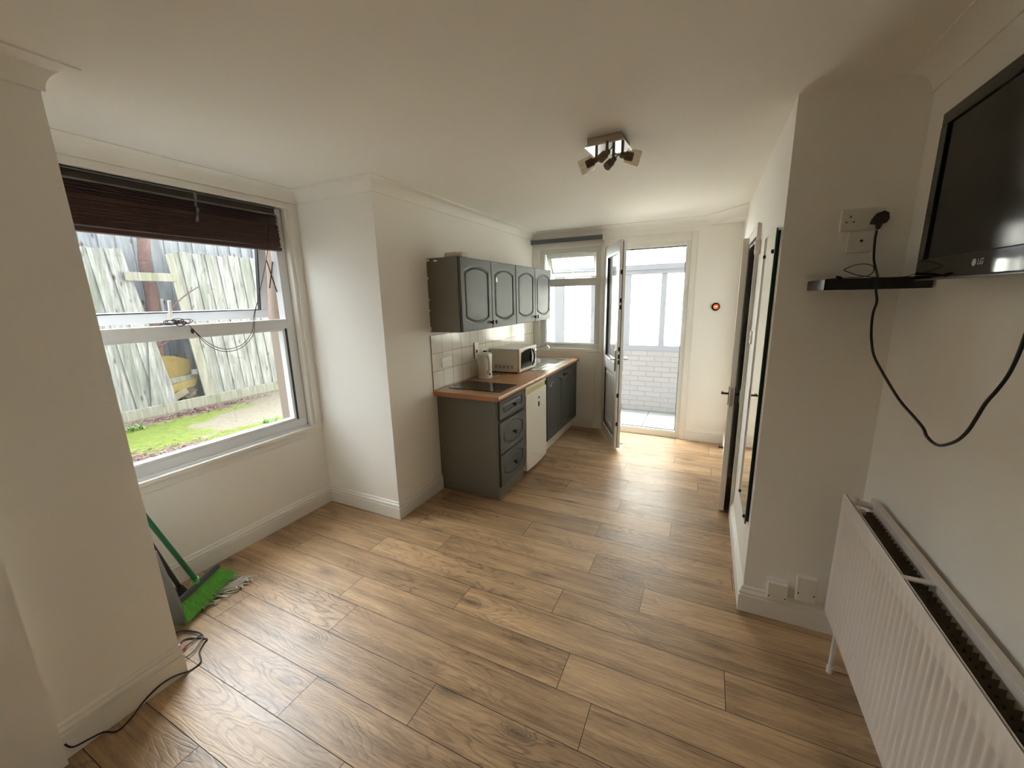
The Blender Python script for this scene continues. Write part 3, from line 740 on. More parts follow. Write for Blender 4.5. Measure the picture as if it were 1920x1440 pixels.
def knob(parent, x, y, z, axis=(1,0,0)):
    bm = NB(); lathe(bm, [(.012,0),(.008,.004),(.0075,.015),(.016,.020),(.020,.028),(.016,.035),(0,.038)], (x,y,z), axis, 16); return emit('knob', bm, M_knob, parent, smooth=True)

# drawer base unit
du = thing('drawer_unit', 'dark grey base unit with three arched drawers under the hob', 'kitchen cabinet', (-1.79, 3.03, 0))
B('end_panel', (xK+.002,2.764,0), (-1.524+.024,2.782,.878), M_grey_end, du, .001)
bm = NB(); box(bm,(xK+.002,2.782,.09),(-1.497,3.296,.878)); emit('carcass', bm, M_darkgap, du)
B('plinth', (-1.60,2.782,0), (-1.502,3.296,.095), M_grey_end, du)
B('frame_stile', (-1.497,2.764,.0), (-1.494,2.790,.878), M_grey_end, du)
for nm, z0, z1, kd, mg, r in (('drawer',.702,.865,'lr',(.05,.032),.022),('drawer',.398,.670,'tb',(.05,.030),.056),('drawer',.108,.385,'tb',(.05,.030),.056)):
    o = front(nm, 2.792, 3.302, z0, z1, XF, du, kd, mg, r)
    knob(o, XF-.001, 3.047, (z0+z1)/2)
# fridge
fr = thing('fridge', 'white undercounter fridge between the grey drawers and sink cabinet', 'fridge', (-1.75, 3.57, 0))
B('body', (-2.03,3.325,.02), (-1.52,3.842,.872), M_fridge, fr, .004)
bm = NB(); n = 12
prof = [(-1.515,3.322),(-1.515,3.845)] + [(-1.472+.016*(1-((i/n)*2-1)**2), 3.845-(.523)*i/n) for i in range(n+1)]
prism(bm, prof, .035, .795, 'z'); emit('door', bm, M_fridge, fr, smooth=True, bev=.003); fdoor = bpy.context.scene.collection.objects[-1]
bm = NB(); prism(bm, [(-1.515,3.322),(-1.515,3.845)] + [(-1.474+.013*(1-((i/n)*2-1)**2), 3.845-.523*i/n) for i in range(n+1)], .848, .872, 'z'); emit('top_trim', bm, M_fridge, fr, smooth=True)
B('grip_strip', (-1.515,3.335,.795), (-1.482,3.835,.848), M_yellow, fr, .003)
bm = NB(); lathe(bm, [(.021,0),(.021,.002)], (-1.457,3.60,.715), (1,0,0), 24)
for v in bm.verts: v.co.z = .715 + (v.co.z-.715)*.55
emit('badge', bm, M_label, fdoor)
B('energy_label', (-1.459,3.575,.625), (-1.4555,3.617,.675), M_label, fdoor)
for y in (3.36,3.80):
    bm = NB(); lathe(bm,[(.014,0),(.014,.035)],(-1.56,y,.0)); emit('foot', bm, M_black, fr)
# sink cabinet
sc_ = thing('sink_cabinet', 'dark grey sink base cabinet with two arched doors and white plinth', 'kitchen cabinet', (-1.78, 4.42, 0))
bm = NB(); box(bm,(xK+.002,3.885,.13),(-1.497,3.901,.872)); box(bm,(xK+.002,4.945,.13),(-1.497,4.961,.872)); box(bm,(xK+.002,3.901,.13),(-1.497,4.945,.146)); box(bm,(xK+.002,3.901,.146),(xK+.010,4.945,.872)); emit('carcass', bm, M_grey_end, sc_)
B('plinth', (-1.56,3.885,0), (-1.535,4.96,.13), M_trim, sc_)
for y0,y1,ky in ((3.889,4.428,4.395),(4.434,4.958,4.467)):
    o = front('door', y0, y1, .145, .872, XF, sc_, 'tb', (.058,.06), .052); knob(o, XF-.001, ky, .805)
# worktop
wt = thing('worktop', 'beech effect laminate worktop running along the kitchen wall', 'worktop', (-1.77, 3.85, .879))
# cut-outs: the sink bowl
SBX0, SBX1, SBY0, SBY1 = -1.955, -1.575, 4.42, 4.83
bm = NB()
for a,b in (((xK,2.722),(-1.454,SBY0)),((xK,SBY1),(-1.454,4.965)),((xK,SBY0),(SBX0,SBY1)),((SBX1,SBY0),(-1.454,SBY1))): box(bm,(a[0],a[1],.879),(b[0],b[1],ZW))
emit('board', bm, M_work, wt)
bm = NB(); tube(bm,[(-1.4545,2.722,.898),(-1.4545,4.965,.898)],.0185,12)
for v in bm.verts: v.co.x = -1.4545+max(-.002,(v.co.x+1.4545)*.55)
emit('rolled_edge', bm, M_work, wt, smooth=True)
B('end_strip', (xK,2.7195,.881), (-1.456,2.722,.915), mat('edge_strip',(172,112,76),.4), wt)
# sink
sk = thing('sink', 'stainless steel inset sink with drainer in the far end of the worktop', 'sink', (-1.76, 4.4, ZW))
bm = NB(); zz = ZW+.0035
def sheet(x0,y0,x1,y1): box(bm,(x0,y0,ZW+.0005),(x1,y1,zz),.001)
SX0,SX1,SY0,SY1 = -2.0,-1.515,3.95,4.87
for a in ((SX0,SY0,SX1,3.99),(SX0,SBY1,SX1,SY1),(SX0,3.99,-1.95,SBY1),(SBX1,4.36,SX1,SBY1),(SX0+.05,4.37,SBX1,SBY0),(-1.555,3.99,SX1,4.37)): sheet(*a)
emit('rim', bm, M_steel, sk)
bm = NB()  # ribbed drainer
nx = 48
vs = []
for i in range(nx+1):
    x = -1.95 + (.395)*i/nx; h = .0035*max(0, math.sin(2*PI*i/nx*7))
    vs.append((bm.verts.new((x,3.99,zz-.001)), bm.verts.new((x,4.02,zz-.002+h)), bm.verts.new((x,4.35,zz-.003+h)), bm.verts.new((x,4.37,zz-.001))))
for a,b in zip(vs,vs[1:]):
    for k in range(3): bm.faces.new((a[k],b[k],b[k+1],a[k+1]))
emit('drainer', bm, M_steel, sk, smooth=True)
bm = NB()  # bowl: rounded rectangle loft
def rrect(x0,x1,y0,y1,r,z,n=5):
    pts = []
    for cx,cy,a0 in ((x1-r,y1-r,0),(x0+r,y1-r,90),(x0+r,y0+r,180),(x1-r,y0+r,270)):
        for i in range(n+1):
            a = math.radians(a0+90*i/n); pts.append((cx+r*math.cos(a), cy+r*math.sin(a), z))
    return pts
ringsb = []
for ins,z,r in ((-.012,zz,.07),(.0,zz-.002,.08),(.008,ZW-.02,.08),(.018,ZW-.13,.08),(.05,ZW-.155,.08),(.14,ZW-.16,.05)):
    ringsb.append([bm.verts.new(p) for p in rrect(SBX0+ins,SBX1-ins,SBY0+ins,SBY1-ins,r,z)])
for q,w in zip(ringsb,ringsb[1:]):
    for k in range(len(q)): bm.faces.new((q[k],q[(k+1)%len(q)],w[(k+1)%len(q)],w[k]))
bm.faces.new(ringsb[-1]); emit('bowl', bm, M_steel, sk, smooth=True)
bm = NB(); lathe(bm,[(.03,0),(.03,.002),(.02,.003),(.008,.001)],(-1.765,4.62,ZW-.16)); emit('waste', bm, M_chrome, sk)
# tap
tp = thing('mixer_tap', 'chrome mixer tap with long spout standing behind the sink bowl', 'tap', (-1.975, 4.60, ZW))
bm = NB(); lathe(bm,[(.026,0),(.024,.01),(.017,.02),(.016,.09),(.02,.10),(.0,.11)],(-1.975,4.60,zz)); emit('body', bm, M_chrome, tp, smooth=True)
bm = NB(); tube(bm, catmull([(-1.975,4.60,1.0),(-1.95,4.61,1.04),(-1.88,4.63,1.07),(-1.80,4.65,1.09),(-1.765,4.66,1.092),(-1.75,4.665,1.075)],5), .0125, 12); lathe(bm,[(.013,0),(.013,.02)],(-1.752,4.664,1.06)); emit('spout', bm, M_chrome, tp, smooth=True)
for y in (4.56,4.64):
    bm = NB(); lathe(bm,[(.008,0),(.014,.012),(.014,.03),(0,.034)],(-1.975,y,ZW+.075),(0,(y-4.6)*25,0)); emit('handle', bm, M_chrome, tp, smooth=True)
# hob
hb = thing('ceramic_hob', 'black two-ring ceramic hob set into the near end of the worktop', 'hob', (-1.77, 3.04, ZW))
bm = NB(); box(bm,(-2.025,2.875,ZW+.0005),(-1.505,3.20,ZW+.006),.002); emit('glass_top', bm, mat('hob_glass',(8,8,8),.12,spec=.3), hb)
M_ring = mat('hob_ring_print', (86,84,80), .3)
for cx,cy,r in ((-1.90,3.04,.09),(-1.68,3.04,.07)):
    bm = NB(); 
    for rr in (r, r*.62):
        a = [bm.verts.new((cx+rr*math.cos(t),cy+rr*math.sin(t),ZW+.0066)) for t in [2*PI*i/48 for i in range(48)]]; b = [bm.verts.new((cx+(rr-.0025)*math.cos(t),cy+(rr-.0025)*math.sin(t),ZW+.0066)) for t in [2*PI*i/48 for i in range(48)]]
        for i in range(48): bm.faces.new((a[i],a[(i+1)%48],b[(i+1)%48],b[i]))
    emit('cooking_zone', bm, M_ring, hb)
# tiles
M_tile = brickmat('white_tile', (222,214,200), (140,122,104), .1545, .156, .0022, .12, 'x', off=0, bump=.5, origin=(2.722,.925), jit=.012, bdist=.002)
sb = emit('tile_splashback', (lambda b: (box(b,(xK+.0008,2.722,ZW+.001),(xK+.007,4.964,1.395)), b)[1])(NB()), M_tile, origin=(0,0,0)); tag(sb, 'square white ceramic tile splashback above the worktop', 'splashback')
# plates on the tiles
xt = xK+.0075
fs = thing('fused_spur', 'blank white double switch plate on the tiles above the hob', 'switch', (xt, 2.93, 1.1)); B('plate',(xt,2.853,1.102),(xt+.008,3.003,1.186),M_white,fs,.002)
for y in (2.868,2.988):
    bm = NB(); lathe(bm,[(.003,0),(.003,.001)],(xt+.008,y,1.144),(1,0,0),8); emit('screw', bm, M_knob, fs)
ck = thing('cooker_switch', 'tall white cooker switch with red rocker on the tiles', 'switch', (xt, 3.445, 1.105)); B('plate',(xt,3.409,1.107),(xt+.010,3.483,1.262),M_white,ck,.002)
B('red_rocker',(xt+.010,3.432,1.16),(xt+.016,3.455,1.19),M_red,ck,.001)
B('edge_gap',(xt,3.404,1.107),(xt+.004,3.409,1.262),mat('brown_gap',(96,60,48),.7),ck)
so = thing('wall_socket', 'white double socket on the tiles behind the kettle', 'socket', (xt, 3.62, 1.09)); B('plate',(xt,3.545,1.095),(xt+.009,3.69,1.182),M_white,so,.002)
kp = thing('kettle_plug', 'black plug pushed into the socket behind the kettle', 'plug', (xt+.01, 3.585, 1.14)); B('body',(xt+.0095,3.565,1.12),(xt+.045,3.605,1.165),M_black,kp,.008)
bm = NB(); tube(bm, catmull([(xt+.03,3.585,1.12),(xt+.035,3.60,1.0),(xt+.04,3.63,.925),(xt+.12,3.62,.921),(xt+.2,3.56,.921),(xt+.17,3.48,.921)],6), .0028, 6); emit('lead', bm, M_white, kp)
# kettle
kt = thing('kettle', 'white plastic jug kettle on the worktop beside the microwave', 'kettle', (-1.95, 3.42, ZW))
kx, ky = -1.955, 3.415
def oval(bm, levels, n=28, mtx=None):
    rings = []
    for (cx,cy,rx,ry,z) in levels: rings.append([bm.verts.new((cx+rx*math.cos(2*PI*k/n), cy+ry*math.sin(2*PI*k/n), z)) for k in range(n)])
    for q,w in zip(rings,rings[1:]):
        for k in range(n): bm.faces.new((q[k],q[(k+1)%n],w[(k+1)%n],w[k]))
    bm.faces.new(rings[0][::-1]); bm.faces.new(rings[-1])
bm = NB(); oval(bm,[(kx,ky,.066,.078,ZW+.001),(kx,ky,.068,.080,ZW+.01),(kx,ky,.067,.079,ZW+.03)]); emit('power_base', bm, M_kettle, kt, smooth=True)
bm = NB(); oval(bm,[(kx,ky,.062,.074,ZW+.031),(kx,ky,.064,.076,ZW+.05),(kx,ky,.066,.080,ZW+.14),(kx,ky-.002,.070,.086,ZW+.20),(kx,ky-.004,.072,.090,ZW+.232),(kx,ky-.004,.070,.088,ZW+.238)]); emit('body', bm, M_kettle, kt, smooth=True)
bm = NB(); oval(bm,[(kx,ky-.004,.066,.082,ZW+.2385),(kx,ky-.004,.060,.074,ZW+.247),(kx,ky,.04,.05,ZW+.252)]); emit('lid', bm, M_kettle, kt, smooth=True)
bm = NB(); tube(bm, catmull([(kx+.050,ky-.045,ZW+.225),(kx+.082,ky-.068,ZW+.212),(kx+.090,ky-.072,ZW+.15),(kx+.078,ky-.058,ZW+.09),(kx+.048,ky-.036,ZW+.06)],6), .014, 10); emit('handle', bm, M_kettle, kt, smooth=True)
B('badge',(kx+.058,ky-.030,ZW+.034),(kx+.068,ky-.012,ZW+.052),M_label,kt)
bm = NB(); box(bm,(kx-.015,ky+.078,ZW+.06),(kx+.012,ky+.084,ZW+.2),.003); emit('water_gauge', bm, M_label, kt)
# microwave
mw = thing('microwave', 'cream and silver microwave oven on the worktop beside the kettle', 'microwave', (-1.87, 3.93, ZW))
mx0,mx1,my_0,my_1,mzb,mzt = -2.045,-1.715,3.705,4.165,.93,1.172
B('case',(mx0,my_0,mzb),(mx1-.02,my_1,mzt),M_cream,mw,.004)
B('yellowed_trim',(mx1-.02,my_0-.001,mzb-.002),(mx1-.002,my_0+.03,mzt+.001),M_yellow,mw,.002)
bm = NB(); box(bm,(mx1-.0195,my_0+.002,mzb-.003),(mx1+.004,my_1,mzt+.002),.008,3); emit('fascia', bm, M_cream, mw)
mdz = 1.055
bm = NB(); pts = []
prism(bm, [(my_0+.028,mzb+.035),(my_0+.30,mzb+.03),(my_0+.325,mdz),(my_0+.30,mzt-.018),(my_0+.15,mzt-.022),(my_0+.045,mzt-.04)], mx1+.003, mx1+.009, 'x'); emit('door_window', bm, M_blackg, mw)
bm = NB(); tube(bm, catmull([(mx1+.004,my_0+.335,mzt-.03),(mx1+.030,my_0+.332,1.09),(mx1+.030,my_0+.332,1.02),(mx1+.004,my_0+.335,mzb+.03)],5), .009, 10); emit('door_handle', bm, M_black, mw, smooth=True)
for z in (1.115,.995):
    bm = NB(); lathe(bm,[(.022,0),(.02,.012),(.006,.018),(0,.018)],(mx1+.004,my_0+.405,z),(1,0,0),20); emit('dial', bm, M_steel, mw, smooth=True)
bm = NB()
for i in range(5):
    for j in range(4): box(bm,(mx0+.045+.047*i,my_0-.001,.968+.009*j),(mx0+.073+.047*i,my_0+.003,.972+.009*j))
emit('vent_slots', bm, M_label, mw)
for x,y in ((mx0+.03,my_0+.03),(mx1-.05,my_0+.03),(mx0+.03,my_1-.03),(mx1-.05,my_1-.03)):
    z0_ = ZW+.0006 if y < 3.9 else ZW+.0042; bm = NB(); lathe(bm,[(.012,0),(.012,.9305-z0_)],(x,y,z0_)); emit('foot', bm, M_black, mw)

# wall cabinets
XW = -1.761
for ci,(y0,y1,lab) in enumerate(((2.7375,3.756,'grey arched two-door wall cabinet above the hob and kettle'),(3.762,4.770,'grey arched two-door wall cabinet above the sink, nearer the window'))):
    cb_ = thing('wall_cabinet', lab, 'wall cabinet', (-1.92,(y0+y1)/2,1.4234), 'grey kitchen wall cabinets')
    z0,z1 = 1.4234,2.0142
    bm = NB(); box(bm,(xK+.0,y0,z0),(XW-.024,y1,z1),.001); emit('carcass', bm, M_grey_end, cb_)
    ym = (y0+y1)/2
    for a,b,ky_ in ((y0+.004,ym-.003,ym-.03),(ym+.003,y1-.003,ym+.03)):
        dz0 = z0+.002
        o = front('door', a, b, dz0, z1-.002, XW, cb_, 'tb', (.048,.052), .044); knob(o, XW-.001, ky_, z0+.055)
    if ci == 0:
        B('sticker',(XW-.0005,ym+.085,1.835),(XW+.0008,ym+.115,1.875),M_sticker,cb_)
        for (a,b,c_,d_) in ((2.0,.03,.012,.02),(1.86,.0,.006,.02),(1.69,.0,.006,.015),(1.60,.0,.006,.012),(1.45,.0,.006,.03)):
            B('paint_chip',(xK+.001,y0-.0008,a-d_/2),(xK+.012+b*.5,y0+.0005,a+d_/2),M_sticker,cb_)
        B('paint_chip',(xK+.07,y0-.0008,1.985),(xK+.105,y0+.0005,2.0),M_sticker,cb_)
sl = thing('beige_bar', 'small beige bar-shaped lump lying on top of the nearer wall cabinet', 'lump', (-1.86, 2.84, 2.0145))
bm = NB(); box(bm,(-1.95,2.80,2.0147),(-1.83,2.88,2.060),.018,3); box(bm,(-1.85,2.795,2.0147),(-1.775,2.885,2.055),.019,3); emit('body', bm, M_soap, sl, smooth=True)

# ------------------------------------------------------------------ ceiling spotlight
M_head = mat('bronze_spot', (112,98,84), .38, metal=.55)
cl = thing('ceiling_spotlight', 'square chrome ceiling light with four adjustable spot heads', 'ceiling light', (-.535, 2.336, 2.40))
pc = Vector((-.535,2.336,0)); PM = Matrix.Translation(pc) @ Matrix.Rotation(math.radians(-4.5),4,'Z')
bm = NB(); box(bm,(-.088,-.088,2.456),(.088,.088,2.4895),.003); xform(bm,PM); emit('mounting_box', bm, mat('satin_nickel',(190,178,160),.4,metal=.9), cl)
bm = NB(); box(bm,(-.103,-.088,2.449),(.103,.088,2.455),.001); xform(bm,PM); emit('plate', bm, M_chrome, cl)
def cam_ray(u, v): return (RM.transposed() @ Vector(((u-960)/F, (v-720)/F, 1)))
def on_plane(u, v, n, p0):
    r = cam_ray(u,v); o = Vector((0,0,CAM_H)); n = Vector(n); return o + r*((Vector(p0)-o).dot(n)/r.dot(n))
heads = [((1118,300),2.385,(-.95,-.10,-.36),True),((1138,286),2.398,(-.50,-.50,-.62),False),((1150,300),2.385,(-.50,-.45,-.62),False),((1167,291),2.392,(.92,.22,-.26),True)]
for (pu,pv),jz,dr,sh in heads:
    base = on_plane(pu,pv,(0,0,1),(0,0,jz)); dv = Vector(dr).normalized()
    bm = NB(); lathe(bm,[(.0075,0),(.0075,2.45-jz)],(base.x,base.y,jz),(0,0,1),10); st = emit('stem', bm, M_head, cl, smooth=True)
    p = Vector((base.x,base.y,jz))
    bm = NB(); lathe(bm,[(.013,-.012),(.015,0),(.015,.010),(.021,.016),(.022,.052),(.017,.056),(.008,.050)],p,dv,20); tube(bm,[p-dv*.008,p-dv*.04],.003,6); lathe(bm,[(.005,0),(.006,.006),(0,.01)],p-dv*.038,-dv,8)
    hd = emit('spot_head', bm, M_head, cl, smooth=True)
    if sh:
        bm = NB()
        lathe(bm,[(.034,.016),(.036,.03),(.036,.085),(.034,.092)],p,dv,28)
        for f in [f for f in bm.faces if len(f.verts) > 6]: bm.faces.remove(f)
        bmesh.ops.solidify(bm, geom=bm.faces[:], thickness=.0015)
        emit('glass_shade', bm, M_shade, cl, smooth=True)

# ------------------------------------------------------------------ radiator
ra = thing('radiator', 'white double panel radiator below the television', 'radiator', (.64, 1.35, .13))
RX, RZ0, RZ1, RY0, RY1 = .585, .240, .832, .62, 2.045
bm = NB(); ny = 430; zs = [RZ0, RZ0+.006, RZ0+.045, RZ0+.062, RZ1-.078, RZ1-.062, RZ1-.010, RZ1]
cols = []
for i in range(ny+1):
    y = RY0+(RY1-RY0)*i/ny
    edge = min(1, max(0, min(y-RY0, RY1-y)-.03)/.02)
    w = .5-.5*math.cos(2*PI*(RY1-y)/.0335); w = min(1, max(0, (w-.25)/.5)); dep = .0085*w*edge
    cols.append([bm.verts.new((RX + (.004 if zi in (0,7) else 0) + (dep if zi in (3,4) else 0), y, z)) for zi,z in enumerate(zs)])
for a,b in zip(cols,cols[1:]):
    for k in range(7): bm.faces.new((a[k],b[k],b[k+1],a[k+1]))
r0 = len(bm.verts)
emit('front_panel', bm, M_rad, ra, smooth=True)
B('front_panel_back',(RX+.0090,RY0,RZ0+.001),(RX+.0125,RY1-.001,RZ1-.001),M_rad,ra,.001)
B('rear_panel',(.672,RY0,RZ0),(.684,RY1-.02,RZ1+.002),M_rad,ra,.003)
bm = NB(); box(bm,(.664,RY0,RZ1-.028),(.674,RY1-.05,RZ1+.002),.003); box(bm,(.664,RY0,RZ1-.004),(.690,RY1-.05,RZ1+.004),.003); emit('rear_top_rail', bm, M_rad, ra)
bm = NB(); y = RY0+.01
while y < RY1-.07:   # convector fins: folded steel between the panels
    p = .0; v = [bm.verts.new(q) for q in ((.600,y,RZ0+.02),(.640,y+.003,RZ0+.02),(.640,y+.003,RZ1-.035),(.600,y,RZ1-.035))]; bm.faces.new(v)
    v = [bm.verts.new(q) for q in ((.640,y+.003,RZ0+.02),(.640,y+.016,RZ0+.02),(.640,y+.016,RZ1-.035),(.640,y+.003,RZ1-.035))]; bm.faces.new(v)
    v = [bm.verts.new(q) for q in ((.640,y+.010,RZ0+.02),(.668,y+.012,RZ0+.02),(.668,y+.012,RZ1-.035),(.640,y+.010,RZ1-.035))]; bm.faces.new(v)
    y += .026
bmesh.ops.solidify(bm, geom=bm.faces[:], thickness=.0012)
emit('convector_fins', bm, M_raddark, ra)
for y in (1.455,.75): B('cross_strap',(.590,y,RZ1-.006),(.672,y+.022,RZ1-.001),M_rad,ra,.001)
bm = NB(); tube(bm, catmull([(.596,RY1-.07,RZ1-.024),(.612,RY1-.06,RZ1-.010),(.64,RY1-.062,RZ1-.012),(.672,RY1-.07,RZ1-.014)],5), .013, 10); tube(bm,[(.612,RY1-.06,RZ1-.012),(.612,RY1-.06,RZ1+.012)],.010,8); emit('top_connector', bm, M_rad, ra, smooth=True)
bm = NB(); box(bm,(.612,RY1-.10,RZ1-.065),(.64,RY1-.075,RZ1-.028),.003); emit('end_block', bm, M_rad, ra)
bm = NB(); tube(bm,[(.612,RY1-.09,RZ0+.01),(.612,RY1-.09,.001)],.0085,10); lathe(bm,[(.013,0),(.013,.03)],(.612,RY1-.09,.0)); emit('feed_pipe', bm, M_rad, ra, smooth=True)
for y in (1.85,.9): B('wall_bracket',(.684,y,.30),(xR-.001,y+.03,.78),M_rad,ra)

# ------------------------------------------------------------------ television
tv = thing('television', 'black flat screen television mounted high on the right wall', 'television', (.65, 1.47, 1.71))
tx, ty0, ty1, tz0, tz1 = .628, 1.065, 1.868, 1.716, 2.222
bm = NB(); box(bm,(tx+.012,ty0+.01,tz0+.01),(tx+.045,ty1-.01,tz1-.01),.006); box(bm,(tx+.04,ty0+.12,tz0+.08),(tx+.065,ty1-.12,tz1-.08),.008); emit('rear_casing', bm, M_black, tv)
bm = NB(); bw = .040
box(bm,(tx,ty0,tz0),(tx+.022,ty1,tz0+.062),.004); box(bm,(tx,ty0,tz1-bw),(tx+.022,ty1,tz1),.004); box(bm,(tx,ty0,tz0+.062),(tx+.022,ty0+bw,tz1-bw),.002); box(bm,(tx,ty1-bw,tz0+.062),(tx+.022,ty1,tz1-bw),.002)
emit('bezel', bm, M_blackg, tv)
M_screen = mat('tv_screen', (6,6,6), .12, spec=.22); B('screen',(tx+.007,ty0+bw-.002,tz0+.06),(tx+.013,ty1-bw+.002,tz1-bw+.002),M_screen,tv)
B('lower_trim',(tx+.001,ty0+.004,tz0-.004),(tx+.04,ty1-.004,tz0),mat('tv_trim',(70,66,58),.4),tv)
M_logo = mat('logo_silver', (150,150,150), .4)
LMX = Matrix(((0,0,-1,tx-.0006),(-1,0,0,1.497),(0,1,0,tz0+.033),(0,0,0,1)))
text_mesh('maker_lettering', 'LG', .021, M_logo, tv, LMX, bold=.0004)
bm = NB(); lathe(bm,[(.0095,0),(.0095,.0008)],(tx+.0002,1.5265,tz0+.033),(-1,0,0),24); lg = emit('maker_emblem', bm, M_logo, tv)
B('wall_bracket',(tx+.064,1.35,1.85),(xR-.001,1.60,2.08),M_black,tv)

# shelf
sh = thing('floating_shelf', 'black floating shelf below the sockets beside the television', 'shelf', (.55,2.07,1.686))
B('board',(.393,1.925,1.687),(.700,yP-.001,1.728),mat('black_shelf',(13,13,13),.3),sh,.0015)
# sockets on the pier
ps = thing('wall_socket', 'white double wall socket holding the television plug above the shelf', 'socket', (.545,yP-.005,1.925))
B('plate',(.478,yP-.011,1.930),(.622,yP-.0005,2.016),M_white,ps,.003)
bm = NB()
for (x,z,w,h) in ((.511,1.985,.004,.009),(.499,1.964,.008,.004),(.522,1.964,.008,.004)): box(bm,(x-w/2,yP-.0117,z-h/2),(x+w/2,yP-.0108,z+h/2))
emit('pin_holes', bm, M_black, ps)
for x in (.535,.556): B('rocker',(x,yP-.014,1.996),(x+.012,yP-.011,2.010),M_white,ps,.001)
ap = thing('aerial_socket', 'square white aerial socket plate with one hole below the double socket', 'socket', (.553,yP-.005,1.84))
B('plate',(.511,yP-.012,1.839),(.597,yP-.0005,1.925),M_white,ap,.003)
bm = NB(); lathe(bm,[(.0055,0),(.0055,.002)],(.557,yP-.012,1.886),(0,-1,0),14); emit('hole', bm, M_black, ap)
# tv cable with plug
def cam_ray(u, v): return (RM.transposed() @ Vector(((u-960)/F, (v-720)/F, 1)))
def on_plane(u, v, n, p0):
    r = cam_ray(u,v); o = Vector((0,0,CAM_H)); n = Vector(n); return o + r*((Vector(p0)-o).dot(n)/r.dot(n))
tcb = thing('power_cable', 'thick black power cable with plug looping from the socket to the television', 'cable', (.6,1.8,1.3))
bm = NB(); prism(bm, [(.573,1.948),(.578,1.968),(.590,1.988),(.612,1.996),(.628,1.988),(.632,1.965),(.626,1.950),(.612,1.944),(.606,1.925),(.596,1.925),(.592,1.946)], yP-.034, yP-.0115, 'y')
emit('plug', bm, M_black, tcb, bev=.004)
# start on the wall, pass over the shelf and hang in front of it, sweep to the back of the television
pth = [on_plane(u,v,(0,1,0),(0,y,0)) for u,v,y in ((1644,432,yP-.028),(1641,448,yP-.03),(1639,469,yP-.035),(1638.6,488,yP-.05),(1642,503,yP-.10),(1645,515,yP-.20),(1645,521,1.945))]
for p in pth: p.z = max(p.z, 1.7335)
A0 = Vector((.545,1.912,0)); A1 = Vector((.672,1.19,0)); dn = (A1-A0); nrm = Vector((dn.y,-dn.x,0))
px = [(1643,523),(1642.5,545),(1644,566),(1637,587),(1634,613),(1634,637),(1638.5,666),(1653,695),(1685,748),(1714,782),(1731,803),(1737.5,818),(1751,831),(1766.5,835),(1793,827),(1814,809),(1830,785),(1848,756),(1869,732),(1890.5,703),(1907.6,669),(1920,637),(1932,600),(1938,560),(1940,520)]
pth += [on_plane(u,v,nrm,A0) for u,v in px]
bm = NB(); tube(bm, catmull(pth,5), .0042, 10); emit('lead', bm, M_black, tcb, smooth=True)
sc2 = thing('aerial_lead', 'thin black cable looped on the floating shelf', 'cable', (.55,2.0,1.73))
bm = NB(); q = yP-.14
lp = [on_plane(u,v,(0,1,0),(0,q,0)) for u,v in ((1548,525),(1560,523),(1590,521),(1615,519),(1630,516),(1638,508),(1637,499),(1622,495),(1603,497),(1590,502),(1583,506),(1590,510),(1604,515),(1625,518.5),(1650,520.5),(1680,521),(1698,518.5),(1712,514.5))]
lp = [Vector((p.x,p.y,max(p.z,1.7305))) for p in lp]
lp[-1] = on_plane(1716,514,(0,1,0),(0,1.99,0))
tube(bm, catmull(lp,6), .0017, 6); emit('lead', bm, M_black, sc2, smooth=True)
bm = NB(); tube(bm,[(.475,2.07,1.7335),(.457,2.06,1.740)],[.006,.004],8); emit('connector', bm, M_black, sc2)
# boxes low on the pier
b1 = thing('junction_box', 'small white junction box above the skirting, left of a bigger one', 'junction box', (.43,yP-.02,.13)); B('cover',(.383,yP-.036,.132),(.470,yP-.0005,.222),M_trim,b1,.004); B('base_plate',(.379,yP-.012,.128),(.474,yP-.0003,.232),M_trim,b1,.002)
b2 = thing('junction_box', 'taller white junction box above the skirting beside the radiator', 'junction box', (.55,yP-.02,.155)); B('cover',(.503,yP-.034,.155),(.588,yP-.0005,.290),M_trim,b2,.005)
for b_,xs_,z_ in ((b1,(.392,.462),.146),(b2,(.513,.578),.20)):
    for x in xs_:
        bm = NB(); lathe(bm,[(.0035,0),(.0035,.0015)],(x,yP-.036 if b_ is b1 else yP-.034,z_),(0,-1,0),8); emit('screw', bm, M_knob, b_)

# ------------------------------------------------------------------ broom, mop, dustpan, cable
br = thing('broom', 'green handled broom with lime bristles leaning in the window alcove', 'broom', (-2.5,1.0,0))
A = Vector((-2.475,.868,.100)); Bq = Vector((-2.600,1.150,.115)); along = (Bq-A).normalized(); tipdir = Vector((.50,.10,-.80)).normalized()
side = along.cross(tipdir).normalized()
def obox(bm, c, ax, ay, az, hx, hy, hz, bevel=.004):
    Mx = Matrix((( ax.x,ay.x,az.x,c.x),(ax.y,ay.y,az.y,c.y),(ax.z,ay.z,az.z,c.z),(0,0,0,1))); box(bm,(-hx,-hy,-hz),(hx,hy,hz),bevel,2,Mx)
mid = (A+Bq)/2; tip2 = side.cross(along).normalized()
if tip2.dot(tipdir) < 0: tip2 = -tip2
bm = NB(); obox(bm, mid, along, side, tip2, (Bq-A).length/2, .024, .014, .006); emit('head_block', bm, M_dkplastic, br)
bm = NB(); Ln = (Bq-A).length
for i in range(30):
    for j in range(5):
        t = (i+.5)/30; sd = (j-2)/2
        p0 = A+along*(Ln*t)+side*(.019*sd)+tip2*.012
        for k in range(4):
            q = p0 + tip2*(.098+R_.uniform(-.010,.008)) + along*((t-.5)*.07+R_.uniform(-.009,.009)) + side*(.024*sd+R_.uniform(-.007,.007))
            if q.z < .002: q.z = .002+R_.uniform(0,.004)
            tube(bm,[p0+along*R_.uniform(-.001,.001),(p0+q)/2,q],[.0016,.0016,.0012],4)
emit('bristles', bm, M_limeb, br)
hs = mid - tip2*.014
